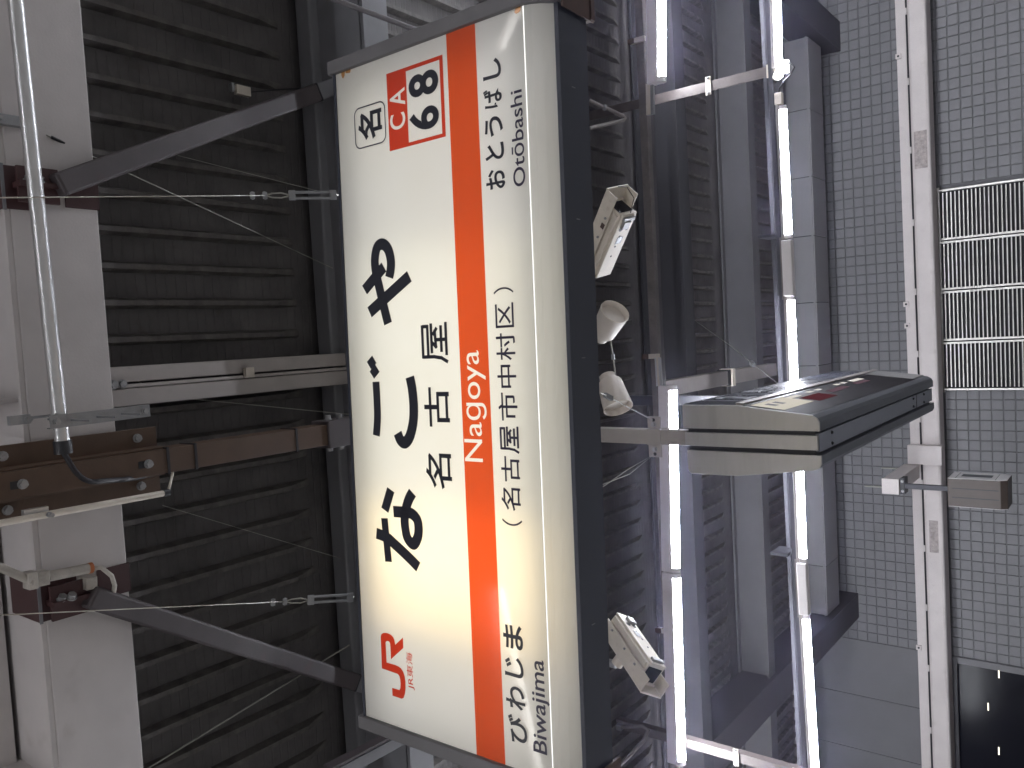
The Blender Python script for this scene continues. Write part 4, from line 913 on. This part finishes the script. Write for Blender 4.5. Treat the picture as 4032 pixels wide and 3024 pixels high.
for px_, py_ in ((3537, 222), (3568, 1198), (3572, 1283), (3597, 1832), (3618, 2550)):
    p = AY(px_, py_, YD-.012); b = MB().box((p.x-.028, YD-.02, p.z-.028), (p.x+.028, YD-.0005, p.z+.028)).build('lug', 'duct', du, bevel=.003); MB().bolt((p.x, YD-.02, p.z), (0, -1, 0), .009, .006).build('lug_bolt', 'black', b)
for px_, py_, ww, hh in ((3646, 585, .20, .085), (3685, 2114, .18, .06)):
    p = AY(px_, py_, YD); zz = zA + (zB-zA)*(6-p.x)/15 - .205; MB().box((p.x-ww, YD+.0022, zz-hh*.75), (p.x+ww, YD+.0036, zz+hh*.75)).build('old_sticker', 'stain', du)
for xx in (-7, -2.4, 2.2, 5.5): MB().box((xx-.04, YD+.29, 1.9), (xx+.04, W-.0005, 1.96)).build('wall_bracket', 'duct', du)

# ============================================================ NUMBER 1 BOX ON ITS ARM
nb = thing('number_sign', (-1.72, 8.9, 1.06), 'brown lightbox sign showing the number 1 on its white side, hung on a rod', 'sign')
bxc, bw = -1.71, .135
z1_, z0_ = 1.50, 1.00
yn0, yn1 = 8.70, 9.08
prof = [(yn0, z1_), (yn0, z0_+.055), (yn0+.04, z0_), (yn1-.04, z0_), (yn1, z0_+.055), (yn1, z1_)]
MB().prism([(bxc-bw, y, z) for y, z in prof], (2*bw, 0, 0)).build('case', 'numbrown', nb, bevel=.004)
for dz in (-.35, .30): MB().box((bxc+dz*bw-.004, yn0-.002, z0_+.07), (bxc+dz*bw+.004, yn0+.001, z1_-.04)).build('case_groove', 'black', nb)
for sx in (1, -1):
    xx = bxc+sx*(bw+.003)
    face = MB().prism([(xx-sx*.003, y, z) for y, z in [(yn0+.005, z1_-.004), (yn0+.005, z0_+.058), (yn0+.043, z0_+.006), (yn1-.043, z0_+.006), (yn1-.005, z0_+.058), (yn1-.005, z1_-.004)]], (sx*.003, 0, 0)).build('white_face', 'numwhite', nb)
    for zz in (z1_-.065, z0_+.10): MB().box((xx-.0012, yn0+.02, zz-.002), (xx+.0012, yn1-.02, zz+.002)).build('face_line', 'numbrown', face)
    vs, fs = text_mesh('1', -.065, .065, z0_+.14, z1_-.10, .03); ym = (yn0+yn1)/2
    flat('digit', vs, fs, 0, 'ink', face, lambda s, t, sx=sx, xx=xx: Vector((xx+sx*.0025, ym+s*sx, t)))
MB().box((bxc-.025, 8.86, z1_), (bxc+.025, 8.91, 1.93)).build('rod', 'postdark', nb, bevel=.003)
MB().box((bxc-.08, 8.85, 1.915), (bxc+.08, 9.0, 1.955)).build('rod_plate', 'boardblack', nb)
for sx in (-.05, .05): MB().bolt((bxc+sx, 8.85, 1.935), (0, -1, 0), .012, .01).build('plate_bolt', 'bolt', nb)
ar = thing('bracket_arm', (-1.7, 9.4, 2.0), 'white box bracket arm reaching out from the cable trunking, carrying the number sign', 'bracket')
a0 = AY(3505, 1918, 8.85); 
MB().box((bxc-.075, 8.82, a0.z-.09), (bxc+.075, 9.795, a0.z+.065)).build('arm', 'duct', ar, bevel=.004)
MB().box((bxc-.079, 8.80, a0.z-.094), (bxc+.079, 8.8195, a0.z+.069)).build('arm_cap', 'duct', ar, bevel=.003)
MB().box((bxc+.09, 9.70, 1.72), (bxc+.30, 9.799, 2.06)).build('saddle_plate', 'duct', ar, bevel=.003)
for dx, yy in ((-.03, 8.90), (.05, 9.6)): MB().tube([(bxc+dx, yy, a0.z+.06), (bxc+dx, yy, a0.z+.26)], .009, 8).build('threaded_rod', 'wire', ar)

# ============================================================ GLOW HAZE: thin volume added to imitate lens bloom round the tubes
hz = MB().box((-13, -13.5, GZ-2.6), (13, 13.5, 7.0)).build('glow_haze', 'dark'); hz['kind'] = 'stuff'
HM = bpy.data.materials.new('lens_bloom'); HM.use_nodes = True; hn = HM.node_tree.nodes; hn.clear()
pv = hn.new('ShaderNodeVolumePrincipled'); pv.inputs['Density'].default_value = .0024; pv.inputs['Color'].default_value = (.72, .70, 1.0, 1); pv.inputs['Anisotropy'].default_value = .93
ho = hn.new('ShaderNodeOutputMaterial'); HM.node_tree.links.new(pv.outputs[0], ho.inputs['Volume'])
hz.data.materials[0] = HM
